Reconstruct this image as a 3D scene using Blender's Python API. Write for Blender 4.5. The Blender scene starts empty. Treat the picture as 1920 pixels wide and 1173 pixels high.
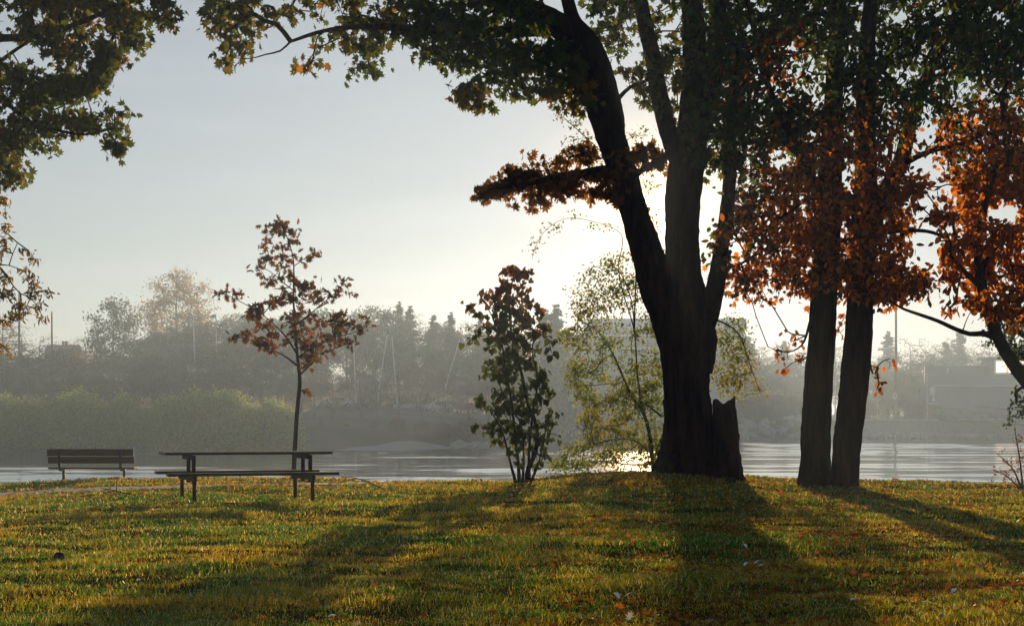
import bpy, math, random
import numpy as np
from mathutils import Vector, Matrix
rng = np.random.default_rng(7)
random.seed(7)
S = bpy.context.scene
COL = S.collection
R = math.radians
F, HY, CH = 3000.0, 795.0, 1.15          # focal length in photo pixels, horizon row, eye height
WATER = -1.5

def at(px, py, Y):
    return np.array(((px - 960) / F * Y, Y, CH + (HY - py) / F * Y))

# ------------------------------------------------------------------ scene, camera, light
S.render.engine = 'CYCLES'
S.render.resolution_x, S.render.resolution_y = 1024, 625
S.view_settings.view_transform = 'Standard'
S.view_settings.look = 'None'
S.view_settings.exposure = 0.62
S.view_settings.gamma = 1
cy = S.cycles
cy.use_denoising = True
try:
    cy.denoiser = 'OPENIMAGEDENOISE'
    cy.denoising_input_passes = 'RGB_ALBEDO_NORMAL'
except Exception:
    pass
cy.max_bounces = 6
cy.diffuse_bounces = 3
cy.glossy_bounces = 3
cy.transmission_bounces = 4
cy.volume_bounces = 0
cy.transparent_max_bounces = 8
cy.sample_clamp_indirect = 8
cy.sample_clamp_direct = 5

cam = bpy.data.cameras.new('camera')
co = bpy.data.objects.new('camera', cam)
COL.objects.link(co)
co.location = (0, 0, CH)
co.rotation_euler = (R(90), 0, 0)
cam.sensor_width = 36
cam.lens = 36 * F / 1920
cam.shift_y = (HY - 586.5) / 1920
cam.clip_end = 6000
cam.clip_start = 0.1
S.camera = co

AZ = math.atan2(1213 - 960, F)
EL = math.atan2(HY - 385, math.hypot(F, 253))
SUN = Vector((math.sin(AZ) * math.cos(EL), math.cos(AZ) * math.cos(EL), math.sin(EL)))
sl = bpy.data.lights.new('sun', 'SUN')
sl.energy = 5.0
sl.angle = R(0.5)
sl.color = (1.0, 0.66, 0.35)
so = bpy.data.objects.new('sun', sl)
COL.objects.link(so)
so.rotation_euler = SUN.to_track_quat('Z', 'Y').to_euler()

w = bpy.data.worlds.new('World')
S.world = w
w.use_nodes = True
nt = w.node_tree
nt.nodes.clear()
sky = nt.nodes.new('ShaderNodeTexSky')
sky.sky_type = 'NISHITA'
sky.sun_disc = False
sky.sun_elevation = EL
sky.sun_rotation = AZ
sky.air_density = 1.0
sky.dust_density = 0.22
sky.ozone_density = 3.0
hs = nt.nodes.new('ShaderNodeHueSaturation')
hs.inputs['Saturation'].default_value = 0.40
hs.inputs['Value'].default_value = 1.0
# faint high cloud streaks
tc = nt.nodes.new('ShaderNodeTexCoord')
mp = nt.nodes.new('ShaderNodeMapping')
mp.inputs['Scale'].default_value = (3, 3, 30)
nz = nt.nodes.new('ShaderNodeTexNoise')
nz.inputs['Scale'].default_value = 1.6
nz.inputs['Detail'].default_value = 5
cr = nt.nodes.new('ShaderNodeValToRGB')
cr.color_ramp.elements[0].position = 0.50
cr.color_ramp.elements[0].color = (0, 0, 0, 1)
cr.color_ramp.elements[1].position = 0.80
cr.color_ramp.elements[1].color = (0.35, 0.35, 0.35, 1)
mx = nt.nodes.new('ShaderNodeMixRGB')
mx.blend_type = 'MIX'
gain = nt.nodes.new('ShaderNodeMixRGB')
gain.blend_type = 'MULTIPLY'
gain.inputs[0].default_value = 1
gain.inputs[2].default_value = (1.25, 1.25, 1.27, 1)
bg = nt.nodes.new('ShaderNodeBackground')
bg.inputs['Strength'].default_value = 0.066
out = nt.nodes.new('ShaderNodeOutputWorld')
L = nt.links.new
L(sky.outputs[0], hs.inputs['Color'])
L(tc.outputs['Generated'], mp.inputs[0]); L(mp.outputs[0], nz.inputs['Vector']); L(nz.outputs[0], cr.inputs[0])
L(hs.outputs[0], gain.inputs[1])
L(cr.outputs[0], mx.inputs[0]); L(hs.outputs[0], mx.inputs[1]); L(gain.outputs[0], mx.inputs[2])
# the sun itself: its disc and the bright aureole round it, by direction only
nrm = nt.nodes.new('ShaderNodeVectorMath'); nrm.operation = 'NORMALIZE'
dt = nt.nodes.new('ShaderNodeVectorMath'); dt.operation = 'DOT_PRODUCT'
dt.inputs[1].default_value = SUN
L(tc.outputs['Generated'], nrm.inputs[0]); L(nrm.outputs[0], dt.inputs[0])
def mth(op, a, b=None):
    n_ = nt.nodes.new('ShaderNodeMath'); n_.operation = op
    for k_, v_ in enumerate((a, b)):
        if v_ is None: continue
        if isinstance(v_, (int, float)): n_.inputs[k_].default_value = v_
        else: L(v_, n_.inputs[k_])
    return n_.outputs[0]
ang = mth('ARCCOSINE', mth('MINIMUM', dt.outputs['Value'], 1.0))
aur = mth('MULTIPLY', mth('EXPONENT', mth('MULTIPLY', ang, -1 / R(1.0))), 60.0)
dsc = mth('MULTIPLY', mth('LESS_THAN', ang, R(0.36)), 110.0)
aadd = nt.nodes.new('ShaderNodeMixRGB'); aadd.blend_type = 'MULTIPLY'; aadd.inputs[0].default_value = 1
aadd.inputs[2].default_value = (1.0, 0.62, 0.25, 1)
L(mth('ADD', aur, dsc), aadd.inputs[1])
fin = nt.nodes.new('ShaderNodeMixRGB'); fin.blend_type = 'ADD'; fin.inputs[0].default_value = 1
L(mx.outputs[0], fin.inputs[1]); L(aadd.outputs[0], fin.inputs[2])
L(fin.outputs[0], bg.inputs['Color'])
L(bg.outputs[0], out.inputs['Surface'])

# ------------------------------------------------------------------ materials
def newmat(name):
    m = bpy.data.materials.new(name)
    m.use_nodes = True
    m.node_tree.nodes.clear()
    o = m.node_tree.nodes.new('ShaderNodeOutputMaterial')
    return m, m.node_tree, o

def simple(name, c1, c2=None, rough=0.7, scale=8.0, stretch=(1, 1, 1), bump=0.0, bdist=0.02, metallic=0.0, spec=0.5, detail=5, coat=0):
    m, t, o = newmat(name)
    N = t.nodes.new
    p = N('ShaderNodeBsdfPrincipled')
    p.inputs['Roughness'].default_value = rough
    p.inputs['Metallic'].default_value = metallic
    p.inputs['Specular IOR Level'].default_value = spec
    p.inputs['Coat Weight'].default_value = coat
    tcn = N('ShaderNodeTexCoord'); mpn = N('ShaderNodeMapping'); n = N('ShaderNodeTexNoise'); r = N('ShaderNodeValToRGB')
    mpn.inputs['Scale'].default_value = stretch
    n.inputs['Scale'].default_value = scale
    n.inputs['Detail'].default_value = detail
    n.inputs['Roughness'].default_value = 0.65
    r.color_ramp.elements[0].position = 0.33
    r.color_ramp.elements[1].position = 0.68
    r.color_ramp.elements[0].color = (*c1, 1)
    r.color_ramp.elements[1].color = (*(c2 or c1), 1)
    t.links.new(tcn.outputs['Object'], mpn.inputs[0]); t.links.new(mpn.outputs[0], n.inputs['Vector'])
    t.links.new(n.outputs[0], r.inputs[0]); t.links.new(r.outputs[0], p.inputs['Base Color'])
    if bump:
        b = N('ShaderNodeBump'); b.inputs['Strength'].default_value = bump; b.inputs['Distance'].default_value = bdist
        t.links.new(n.outputs[0], b.inputs['Height']); t.links.new(b.outputs[0], p.inputs['Normal'])
    t.links.new(p.outputs[0], o.inputs[0])
    return m

def leafmat(name, trans=0.74, gloss=0.015, rough=0.35):
    m, t, o = newmat(name)
    N = t.nodes.new
    a = N('ShaderNodeAttribute'); a.attribute_name = 'tint'
    d = N('ShaderNodeBsdfDiffuse'); tr = N('ShaderNodeBsdfTranslucent'); g = N('ShaderNodeBsdfGlossy')
    g.inputs['Roughness'].default_value = rough
    m1 = N('ShaderNodeMixShader'); m2 = N('ShaderNodeMixShader')
    m1.inputs[0].default_value = trans; m2.inputs[0].default_value = gloss
    t.links.new(a.outputs['Color'], d.inputs[0]); t.links.new(a.outputs['Color'], tr.inputs[0])
    t.links.new(d.outputs[0], m1.inputs[1]); t.links.new(tr.outputs[0], m1.inputs[2])
    t.links.new(m1.outputs[0], m2.inputs[1]); t.links.new(g.outputs[0], m2.inputs[2])
    t.links.new(m2.outputs[0], o.inputs[0])
    return m

M = {}
M['leaf'] = leafmat('leaf')
M['leaf_far'] = leafmat('leaf_far', 0.55, 0.0)
M['grass'] = leafmat('grass_blade', 0.62, 0.03, 0.3)
M['bark'] = simple('bark', (0.01, 0.005, 0.003), (0.075, 0.038, 0.018), 0.9, 7, (1, 1, 0.14), 1.0, 0.14, spec=0.05)
M['bark_dark'] = simple('bark_dark', (0.02, 0.014, 0.01), (0.06, 0.04, 0.028), 0.85, 14, (1, 1, 0.3), 0.6, 0.02, spec=0.05)
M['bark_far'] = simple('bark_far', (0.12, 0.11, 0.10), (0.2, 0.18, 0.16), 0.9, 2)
M['path'] = simple('asphalt', (0.14, 0.14, 0.15), (0.24, 0.24, 0.25), 0.85, 30, bump=0.3)
M['plank'] = simple('plank_wood', (0.05, 0.028, 0.01), (0.14, 0.08, 0.03), 0.6, 6, (0.6, 9, 9), 0.3, 0.004, spec=.12)
M['plank_dark'] = simple('plank_dark_wood', (0.02, 0.01, 0.008), (0.05, 0.024, 0.02), 0.45, 6, (0.6, 9, 9), 0.3, 0.004, spec=.12)
M['steel'] = simple('painted_steel', (0.02, 0.03, 0.028), (0.045, 0.05, 0.045), 0.5, 12, spec=.12)
M['steel_brown'] = simple('brown_steel', (0.018, 0.008, 0.007), (0.035, 0.016, 0.012), 0.6, 12, spec=.12)
M['white'] = simple('white_paint', (0.7, 0.72, 0.75), (0.82, 0.82, 0.82), 0.85, 5)
M['greywall'] = simple('grey_wall', (0.42, 0.45, 0.5), (0.52, 0.55, 0.6), 0.8, 1.2)
M['tanwall'] = simple('tan_wall', (0.3, 0.28, 0.25), (0.38, 0.35, 0.31), 0.8, 1.2)
M['roof_blue'] = simple('blue_metal_roof', (0.5, 0.56, 0.68), (0.62, 0.68, 0.8), 0.4, 2)
M['roof_dark'] = simple('dark_roof', (0.15, 0.16, 0.18), (0.2, 0.22, 0.24), 0.8, 3)
M['wall_dark'] = simple('slate_wall', (0.2, 0.23, 0.27), (0.28, 0.31, 0.35), 0.8, 1.5)
M['concrete'] = simple('concrete', (0.26, 0.26, 0.24), (0.4, 0.4, 0.37), 0.85, 1.5)
M['rock'] = simple('rock', (0.2, 0.2, 0.21), (0.42, 0.42, 0.43), 0.85, 2.5, bump=0.5, bdist=0.1)
M['sand'] = simple('shore_earth', (0.28, 0.27, 0.25), (0.42, 0.4, 0.37), 0.9, 0.6, bump=0.4, bdist=0.1)
M['land'] = simple('far_land', (0.05, 0.06, 0.03), (0.12, 0.11, 0.07), 0.95, 0.15)
M['soil'] = simple('soil', (0.02, 0.014, 0.009), (0.05, 0.035, 0.02), 0.95, 20, bump=0.8, bdist=0.02)
M['rubber'] = simple('rubber', (0.02, 0.02, 0.02), (0.03, 0.03, 0.03), 0.8)
M['glass'] = simple('window_glass', (0.06, 0.07, 0.09), (0.1, 0.11, 0.13), 0.1, 1)
M['blue'] = simple('blue_paint', (0.08, 0.12, 0.35), (0.1, 0.15, 0.4), 0.5)
M['red'] = simple('red_paint', (0.45, 0.05, 0.04), (0.5, 0.07, 0.05), 0.5)
M['black'] = simple('black_paint', (0.02, 0.02, 0.02), (0.03, 0.03, 0.03), 0.6)
m, t, o = newmat('lit_window')
e = t.nodes.new('ShaderNodeEmission'); e.inputs[0].default_value = (1, 0.72, 0.5, 1); e.inputs[1].default_value = 1.6
t.links.new(e.outputs[0], o.inputs[0]); M['lit'] = m
m, t, o = newmat('sun_glare')
e = t.nodes.new('ShaderNodeEmission'); e.inputs[0].default_value = (1, 0.78, 0.42, 1); e.inputs[1].default_value = 60
t.links.new(e.outputs[0], o.inputs[0]); M['sun'] = m
for nm, c in (('car_white', (.7, .7, .7)), ('car_silver', (.4, .42, .45)), ('car_dark', (.04, .05, .07)), ('car_red', (.3, .04, .03))):
    M[nm] = simple(nm, c, c, 0.3, coat=0.6)

# ground: mown grass over soil with leaf litter
m, t, o = newmat('lawn')
N = t.nodes.new
p = N('ShaderNodeBsdfPrincipled'); p.inputs['Roughness'].default_value = 1.0; p.inputs['Specular IOR Level'].default_value = 0.0
tcn = N('ShaderNodeTexCoord'); n1 = N('ShaderNodeTexNoise'); n2 = N('ShaderNodeTexNoise')
n1.inputs['Scale'].default_value = 1.3; n1.inputs['Detail'].default_value = 6
n2.inputs['Scale'].default_value = 45; n2.inputs['Detail'].default_value = 4
r1 = N('ShaderNodeValToRGB'); r1.color_ramp.elements[0].position = 0.35; r1.color_ramp.elements[1].position = 0.7
r1.color_ramp.elements[0].color = (0.03, 0.05, 0.012, 1); r1.color_ramp.elements[1].color = (0.09, 0.075, 0.02, 1)
r2 = N('ShaderNodeValToRGB'); r2.color_ramp.elements[0].position = 0.35; r2.color_ramp.elements[1].position = 0.7
r2.color_ramp.elements[0].color = (0.35, 0.3, 0.25, 1); r2.color_ramp.elements[1].color = (1.3, 1.2, 1, 1)
mu = N('ShaderNodeMixRGB'); mu.blend_type = 'MULTIPLY'; mu.inputs[0].default_value = 1
b = N('ShaderNodeBump'); b.inputs['Strength'].default_value = 0.8; b.inputs['Distance'].default_value = 0.03
for n_ in (n1, n2): t.links.new(tcn.outputs['Object'], n_.inputs['Vector'])
t.links.new(n1.outputs[0], r1.inputs[0]); t.links.new(n2.outputs[0], r2.inputs[0])
t.links.new(r1.outputs[0], mu.inputs[1]); t.links.new(r2.outputs[0], mu.inputs[2])
t.links.new(mu.outputs[0], p.inputs['Base Color']); t.links.new(n2.outputs[0], b.inputs['Height'])
t.links.new(b.outputs[0], p.inputs['Normal']); t.links.new(p.outputs[0], o.inputs[0]); M['lawn'] = m

# water
m, t, o = newmat('water')
N = t.nodes.new
p = N('ShaderNodeBsdfPrincipled'); p.inputs['Roughness'].default_value = 0.09; p.inputs['IOR'].default_value = 1.33
p.inputs['Base Color'].default_value = (0.03, 0.04, 0.045, 1)
tcn = N('ShaderNodeTexCoord'); mpn = N('ShaderNodeMapping'); mpn.inputs['Scale'].default_value = (0.10, 0.5, 1)
n1 = N('ShaderNodeTexNoise'); n1.inputs['Scale'].default_value = 0.9; n1.inputs['Detail'].default_value = 4; n1.inputs['Roughness'].default_value = 0.5
n2 = N('ShaderNodeTexNoise'); n2.inputs['Scale'].default_value = 0.12; n2.inputs['Detail'].default_value = 3
ma = N('ShaderNodeMath'); ma.operation = 'MULTIPLY'
b = N('ShaderNodeBump'); b.inputs['Strength'].default_value = 0.3; b.inputs['Distance'].default_value = 0.05
t.links.new(tcn.outputs['Object'], mpn.inputs[0]); t.links.new(mpn.outputs[0], n1.inputs['Vector']); t.links.new(mpn.outputs[0], n2.inputs['Vector'])
t.links.new(n1.outputs[0], ma.inputs[0]); t.links.new(n2.outputs[0], ma.inputs[1]); t.links.new(ma.outputs[0], b.inputs['Height'])
t.links.new(b.outputs[0], p.inputs['Normal']); t.links.new(p.outputs[0], o.inputs[0]); M['water'] = m

# ------------------------------------------------------------------ object helpers
def tag(o, label=None, cat=None, group=None, kind=None):
    if label: o['label'] = label
    if cat: o['category'] = cat
    if group: o['group'] = group
    if kind: o['kind'] = kind
    return o

def empty(name, loc, label, cat, group=None, rz=0):
    o = bpy.data.objects.new(name, None)
    COL.objects.link(o)
    o.location = tuple(loc)
    o.rotation_euler = (0, 0, rz)
    o.empty_display_size = 0.3
    return tag(o, label, cat, group)

def link(name, me, parent=None, world=True):
    o = bpy.data.objects.new(name, me)
    COL.objects.link(o)
    if parent is not None:
        o.parent = parent
        if world:    # geometry was written in world space: cancel the parent's location
            o.location = tuple(-Vector(parent.location))
    return o

def npmesh(name, V, T, mat, tint=None, smooth=False):
    """V (n,3) verts, T (m,3|4) faces"""
    me = bpy.data.meshes.new(name)
    V = np.ascontiguousarray(V, np.float32); T = np.ascontiguousarray(T, np.int32)
    k = T.shape[1]
    me.vertices.add(len(V)); me.vertices.foreach_set('co', V.ravel())
    me.loops.add(T.size); me.loops.foreach_set('vertex_index', T.ravel())
    me.polygons.add(len(T)); me.polygons.foreach_set('loop_start', np.arange(0, T.size, k, dtype=np.int32))
    if tint is not None:
        a = me.attributes.new('tint', 'FLOAT_COLOR', 'POINT')
        c = np.ones((len(V), 4), np.float32); c[:, :3] = tint
        a.data.foreach_set('color', c.ravel())
    me.update(calc_edges=True)
    if smooth:
        me.polygons.foreach_set('use_smooth', np.ones(len(T), bool))
    me.materials.append(mat)
    return me

class MB:
    def __init__(s): s.v = []; s.f = []
    def box(s, c, d, rot=None):
        k = len(s.v); rot = rot or Matrix()
        for x in (-.5, .5):
            for y in (-.5, .5):
                for z in (-.5, .5):
                    s.v.append(tuple(rot @ Vector((x * d[0], y * d[1], z * d[2])) + Vector(c)))
        for q in ((0, 1, 3, 2), (4, 6, 7, 5), (0, 4, 5, 1), (2, 3, 7, 6), (0, 2, 6, 4), (1, 5, 7, 3)):
            s.f.append(tuple(k + i for i in q))
        return s
    def beam(s, a, b, w, h=None):
        a = Vector(a); b = Vector(b); h = h or w; d = b - a
        q = d.to_track_quat('X', 'Z').to_matrix()
        return s.box((a + b) / 2, (d.length, w, h), q)
    def cyl(s, a, b, r1, r2=None, n=10):
        a = Vector(a); b = Vector(b); r2 = r1 if r2 is None else r2
        q = (b - a).to_track_quat('Z', 'Y').to_matrix(); k = len(s.v)
        for (c, r) in ((a, r1), (b, r2)):
            for i in range(n):
                t_ = 2 * math.pi * i / n
                s.v.append(tuple(c + q @ Vector((r * math.cos(t_), r * math.sin(t_), 0))))
        for i in range(n):
            j = (i + 1) % n
            s.f.append((k + i, k + j, k + n + j, k + n + i))
        s.f.append(tuple(k + i for i in reversed(range(n)))); s.f.append(tuple(k + n + i for i in range(n)))
        return s
    def poly(s, pts):
        k = len(s.v); s.v += [tuple(p_) for p_ in pts]; s.f.append(tuple(range(k, k + len(pts)))); return s
    def prism(s, pts, d):
        """extrude a planar outline by vector d"""
        d = Vector(d); n = len(pts); k = len(s.v)
        s.v += [tuple(p_) for p_ in pts] + [tuple(Vector(p_) + d) for p_ in pts]
        s.f.append(tuple(range(k, k + n))); s.f.append(tuple(reversed(range(k + n, k + 2 * n))))
        for i in range(n):
            j = (i + 1) % n
            s.f.append((k + j, k + i, k + n + i, k + n + j))
        return s
    def build(s, name, mat, parent=None, bevel=0.0, smooth=False):
        me = bpy.data.meshes.new(name)
        me.from_pydata(s.v, [], s.f); me.update()
        me.materials.append(mat)
        if smooth:
            for p_ in me.polygons: p_.use_smooth = True
        o = link(name, me, parent, world=False)
        if bevel:
            b_ = o.modifiers.new('bevel', 'BEVEL'); b_.width = bevel; b_.segments = 2
        return o

# numpy value noise
def vnoise(x, y, seed=0):
    x = np.asarray(x, float); y = np.asarray(y, float)
    xi = np.floor(x).astype(np.int64); yi = np.floor(y).astype(np.int64)
    fx = x - xi; fy = y - yi
    fx = fx * fx * (3 - 2 * fx); fy = fy * fy * (3 - 2 * fy)
    def h(a, b_):
        n = (a * 374761393 + b_ * 668265263 + seed * 974634777) & 0xffffffff
        n = ((n ^ (n >> 13)) * 1274126177) & 0xffffffff
        return ((n ^ (n >> 16)) & 0xffff) / 65535.0
    return (h(xi, yi) * (1 - fx) + h(xi + 1, yi) * fx) * (1 - fy) + (h(xi, yi + 1) * (1 - fx) + h(xi + 1, yi + 1) * fx) * fy

def noise3(P, sc, seed=0):
    P = np.asarray(P) * sc
    return (vnoise(P[:, 0] + .37 * P[:, 1], P[:, 2] + .21 * P[:, 1], seed) + vnoise(P[:, 1], P[:, 2] - P[:, 0] * .3, seed + 5)) / 2

# ------------------------------------------------------------------ terrain
crest = np.array([(-900, 925), (-300, 915), (0, 907), (90, 902), (240, 898), (480, 894), (600, 897), (680, 903), (940, 902), (1100, 889),
                  (1180, 885), (1260, 885), (1400, 894), (1500, 901), (1650, 903), (1800, 907), (1920, 908), (2600, 906)], float)
YC = 34.0
def sstep(a, b_, x):
    t_ = np.clip((x - a) / (b_ - a), 0, 1); return t_ * t_ * (3 - 2 * t_)
def path_y(x):            # centre line of the asphalt path, by world x
    px = 960 + x / 29 * F
    return np.interp(px, [-900, 0, 300, 520, 620, 700], [26.0, 28.3, 29.2, 30.0, 31.6, 35.5])
def ground_z(x, y, detail=True):
    x = np.asarray(x, float); y = np.asarray(y, float)
    px = 960 + x / np.maximum(y, 5) * F
    zc = CH - (np.interp(px, crest[:, 0], crest[:, 1]) - HY) / F * YC
    z = sstep(19, 31, y) * zc
    z = z - 0.42 * np.maximum(y - YC, 0) * sstep(YC, YC + 1.5, y)
    z = np.maximum(z, -3.6)
    g = np.exp(-((x - 3.5) ** 2 + (y - 31) ** 2) / 2.5) * 0.06
    z = z + g
    if detail:
        amp = 0.35 + 0.65 * sstep(30, 22, y) if False else 1.0
        onpath = np.exp(-((y - path_y(x)) / 1.0) ** 2) * (x < -3.3)
        k = (1 - onpath)
        z = z + k * ((vnoise(x * .8, y * .8, 1) - .5) * .07 + (vnoise(x * 2.3, y * 2.3, 2) - .5) * .045 + (vnoise(x * 7, y * 7, 3) - .5) * .022)
    return z

def grid_mesh(name, xs, ys, zf, mat, smooth=True):
    X, Y = np.meshgrid(xs, ys)
    Z = zf(X, Y)
    V = np.stack([X.ravel(), Y.ravel(), Z.ravel()], 1)
    nx, ny = len(xs), len(ys)
    i = np.arange(nx - 1)[None, :] + np.arange(ny - 1)[:, None] * nx
    T = np.stack([i, i + 1, i + nx + 1, i + nx], -1).reshape(-1, 4)
    return npmesh(name, V, T, mat, smooth=smooth)

xs = np.concatenate([np.linspace(-120, -18, 25)[:-1], np.linspace(-18, 18, 361)[:-1], np.linspace(18, 120, 25)])
ys = np.concatenate([np.linspace(-60, 6, 15)[:-1], np.linspace(6, 44, 381)])
tag(link('ground', grid_mesh('ground', xs, ys, ground_z, M['lawn'])), kind='structure', label='mown park lawn sloping to the water')
wy = [30.0, 55.0]
while wy[-1] < 310: wy.append(wy[-1] + .28 + (wy[-1] - 55) * .0028)
wy += [360., 450, 600, 860]
wx = np.concatenate([[-900., -400, -200], np.linspace(-95, 115, 330), [200., 400, 900]])
def water_z(X, Y):
    a = .35 + 1.3 * vnoise(X * .02, Y * .035, 55) ** 1.5
    f = sstep(50, 60, Y) * (1 - sstep(300, 320, Y)) * (np.abs(X) < 120)
    z = (vnoise(X * .09 + Y * .02, Y * .38, 51) - .5) * .17 + (vnoise(X * .2 - Y * .03, Y * .8, 52) - .5) * .08 + (vnoise(X * .03, Y * .15, 53) - .5) * .2
    return WATER + z * a * f
me = grid_mesh('water', wx, np.array(wy), water_z, M['water'], True)
tag(link('water', me), kind='structure', label='calm rippled river behind the lawn')
# path
px_ = np.linspace(-22, -2.6, 120)
pc = path_y(px_)
hw = np.interp(px_, [-22, -9, -6.5, -4.5, -2.6], [1.05, 1.0, .8, .55, .45])
V = []
for j in range(7):
    yy = pc + hw * (j / 3 - 1)
    V.append(np.stack([px_, yy, ground_z(px_, yy) + 0.014 + 0.01 * (1 - abs(j / 3 - 1))], 1))
V = np.stack(V, 0).reshape(-1, 3)
i = np.arange(119)[None, :] + np.arange(6)[:, None] * 120
T = np.stack([i, i + 1, i + 121, i + 120], -1).reshape(-1, 4)
tag(link('path', npmesh('path', V, T, M['path'], smooth=True)), kind='structure', label='narrow grey asphalt path in front of the bench')

# far shore: waterline as (photo x, distance)
shore = np.array([(-2500, 140), (0, 147), (300, 150), (600, 156), (700, 160), (840, 168), (935, 171), (965, 190), (1010, 245), (1060, 278), (1400, 286), (1920, 292), (4500, 300)], float)
def shore_d(px): return np.interp(px, shore[:, 0], shore[:, 1])
def far_z(X, Y):
    px = 960 + X / np.maximum(Y, 50) * F
    # distance behind the waterline along the view ray
    d = Y - shore_d(px)
    left = 1 - sstep(980, 1060, px)
    zl = np.interp(d, [-10, 0, 6, 14, 30, 60, 110, 200, 400, 700], [-3.5, WATER, -1.0, 0.4, 1.6, 3, 8, 9, 9, 9])
    zr = np.interp(d, [-10, 0, 4, 8, 9, 60, 110, 700], [-3.5, WATER, -.2, 1.2, 1.9, 2.0, 2.5, 6])
    return left * zl + (1 - left) * zr + (vnoise(X * .12, Y * .12, 9) - .5) * .5 * sstep(1, 6, d)
xs = np.concatenate([np.linspace(-900, -90, 30)[:-1], np.linspace(-90, 130, 200)[:-1], np.linspace(130, 900, 30)])
ys = np.concatenate([np.linspace(125, 330, 240)[:-1], np.linspace(330, 850, 40)])
tag(link('far_shore', grid_mesh('far_shore', xs, ys, far_z, M['land'])), kind='structure', label='hazy far bank across the water')
def beach_z(X, Y): return far_z(X, Y)
bx = np.linspace(-17.5, -5.5, 60)
V = []
for j in range(9):
    pxs = 960 + bx / 160 * F
    yy = shore_d(pxs) - 2 + (j / 8) * (2 + 8.5 * np.sin(np.clip((bx + 17.5) / 12, 0, 1) * math.pi))
    V.append(np.stack([bx, yy, far_z(bx, yy) + .05], 1))
V = np.stack(V, 0).reshape(-1, 3)
i = np.arange(59)[None, :] + np.arange(8)[:, None] * 60
T = np.stack([i, i + 1, i + 61, i + 60], -1).reshape(-1, 4)
tag(link('beach', npmesh('beach', V, T, M['sand'], smooth=True)), kind='structure', label='pale sandy spit on the far waterline')

# ------------------------------------------------------------------ tree machinery
def leaf_tpl(half, centre):
    """half outline (right side, base to tip) -> verts and fan"""
    pts = list(half) + [(-x, y) for (x, y) in reversed(half) if abs(x) > 1e-6]
    V = np.array([(centre[0], centre[1])] + pts, float)
    z = -0.35 * V[:, 0] ** 2 * 2 - 0.18 * (V[:, 1] - .4) ** 2
    V = np.column_stack([V[:, 0], V[:, 1], z])
    n = len(pts)
    T = np.array([(0, 1 + i_, 1 + (i_ + 1) % n) for i_ in range(n)])
    return V, T
LEAF = {
    'maple': leaf_tpl([(0, 0), (.28, -.02), (.20, .14), (.56, .28), (.32, .38), (.46, .74), (.15, .60), (0, 1)], (0, .35)),
    'oak': leaf_tpl([(0, 0), (.08, .14), (.36, .14), (.12, .32), (.44, .5), (.13, .55), (.28, .82), (.07, .74), (0, 1)], (0, .4)),
    'heart': leaf_tpl([(0, .06), (.22, -.04), (.42, .14), (.38, .42), (.19, .74), (0, 1)], (0, .4)),
    'oval': leaf_tpl([(0, 0), (.17, .15), (.29, .45), (.18, .78), (0, 1)], (0, .45)),
    'narrow': leaf_tpl([(0, 0), (.15, .3), (.11, .7), (0, 1)], (0, .45)),
}
LEAF['chip'] = (np.array([(0, 0, 0), (.3, .45, -.05), (0, 1, 0), (-.3, .5, -.05)]), np.array([(0, 1, 2), (0, 2, 3)]))

def leaves(name, P, size, kind, cols, parent, droop=0.4, flat=0.7, mat=None, svar=.35, world=True, dirs=None):
    """one mesh of leaves at P; cols (n,3)"""
    n = len(P)
    tv, tt = LEAF[kind]
    d = rng.normal(size=(n, 3)); d[:, 2] -= droop * 2
    if dirs is not None: d += dirs
    d /= np.linalg.norm(d, axis=1, keepdims=True)
    nn = rng.normal(size=(n, 3)); nn[:, 2] *= flat
    nn -= (nn * d).sum(1, keepdims=True) * d
    nn /= np.linalg.norm(nn, axis=1, keepdims=True) + 1e-9
    sx = np.cross(d, nn)
    s = size * rng.uniform(1 - svar, 1 + svar, (n, 1, 1))
    V = P[:, None, :] + s * (sx[:, None, :] * tv[None, :, :1] + d[:, None, :] * tv[None, :, 1:2] + nn[:, None, :] * tv[None, :, 2:])
    T = (tt[None] + (np.arange(n) * len(tv))[:, None, None]).reshape(-1, 3)
    tint = np.repeat(cols, len(tv), 0)
    me = npmesh(name, V.reshape(-1, 3), T, mat or M['leaf'], tint)
    return link(name, me, parent, world)

def palette(n, P, stops, sc=1.2, seed=3, jit=.25):
    """patchy mixture of leaf colours: stops = list of rgb"""
    u = noise3(P, sc, seed) * .75 + rng.uniform(0, 1, n) * .5 - .12
    u = np.clip(u, 0, .999) * (len(stops) - 1)
    st = np.array(stops, float)
    i_ = u.astype(int); f = (u - i_)[:, None]
    c = st[i_] * (1 - f) + st[np.minimum(i_ + 1, len(st) - 1)] * f
    return c * rng.uniform(1 - jit, 1 + jit, (n, 1))

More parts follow.
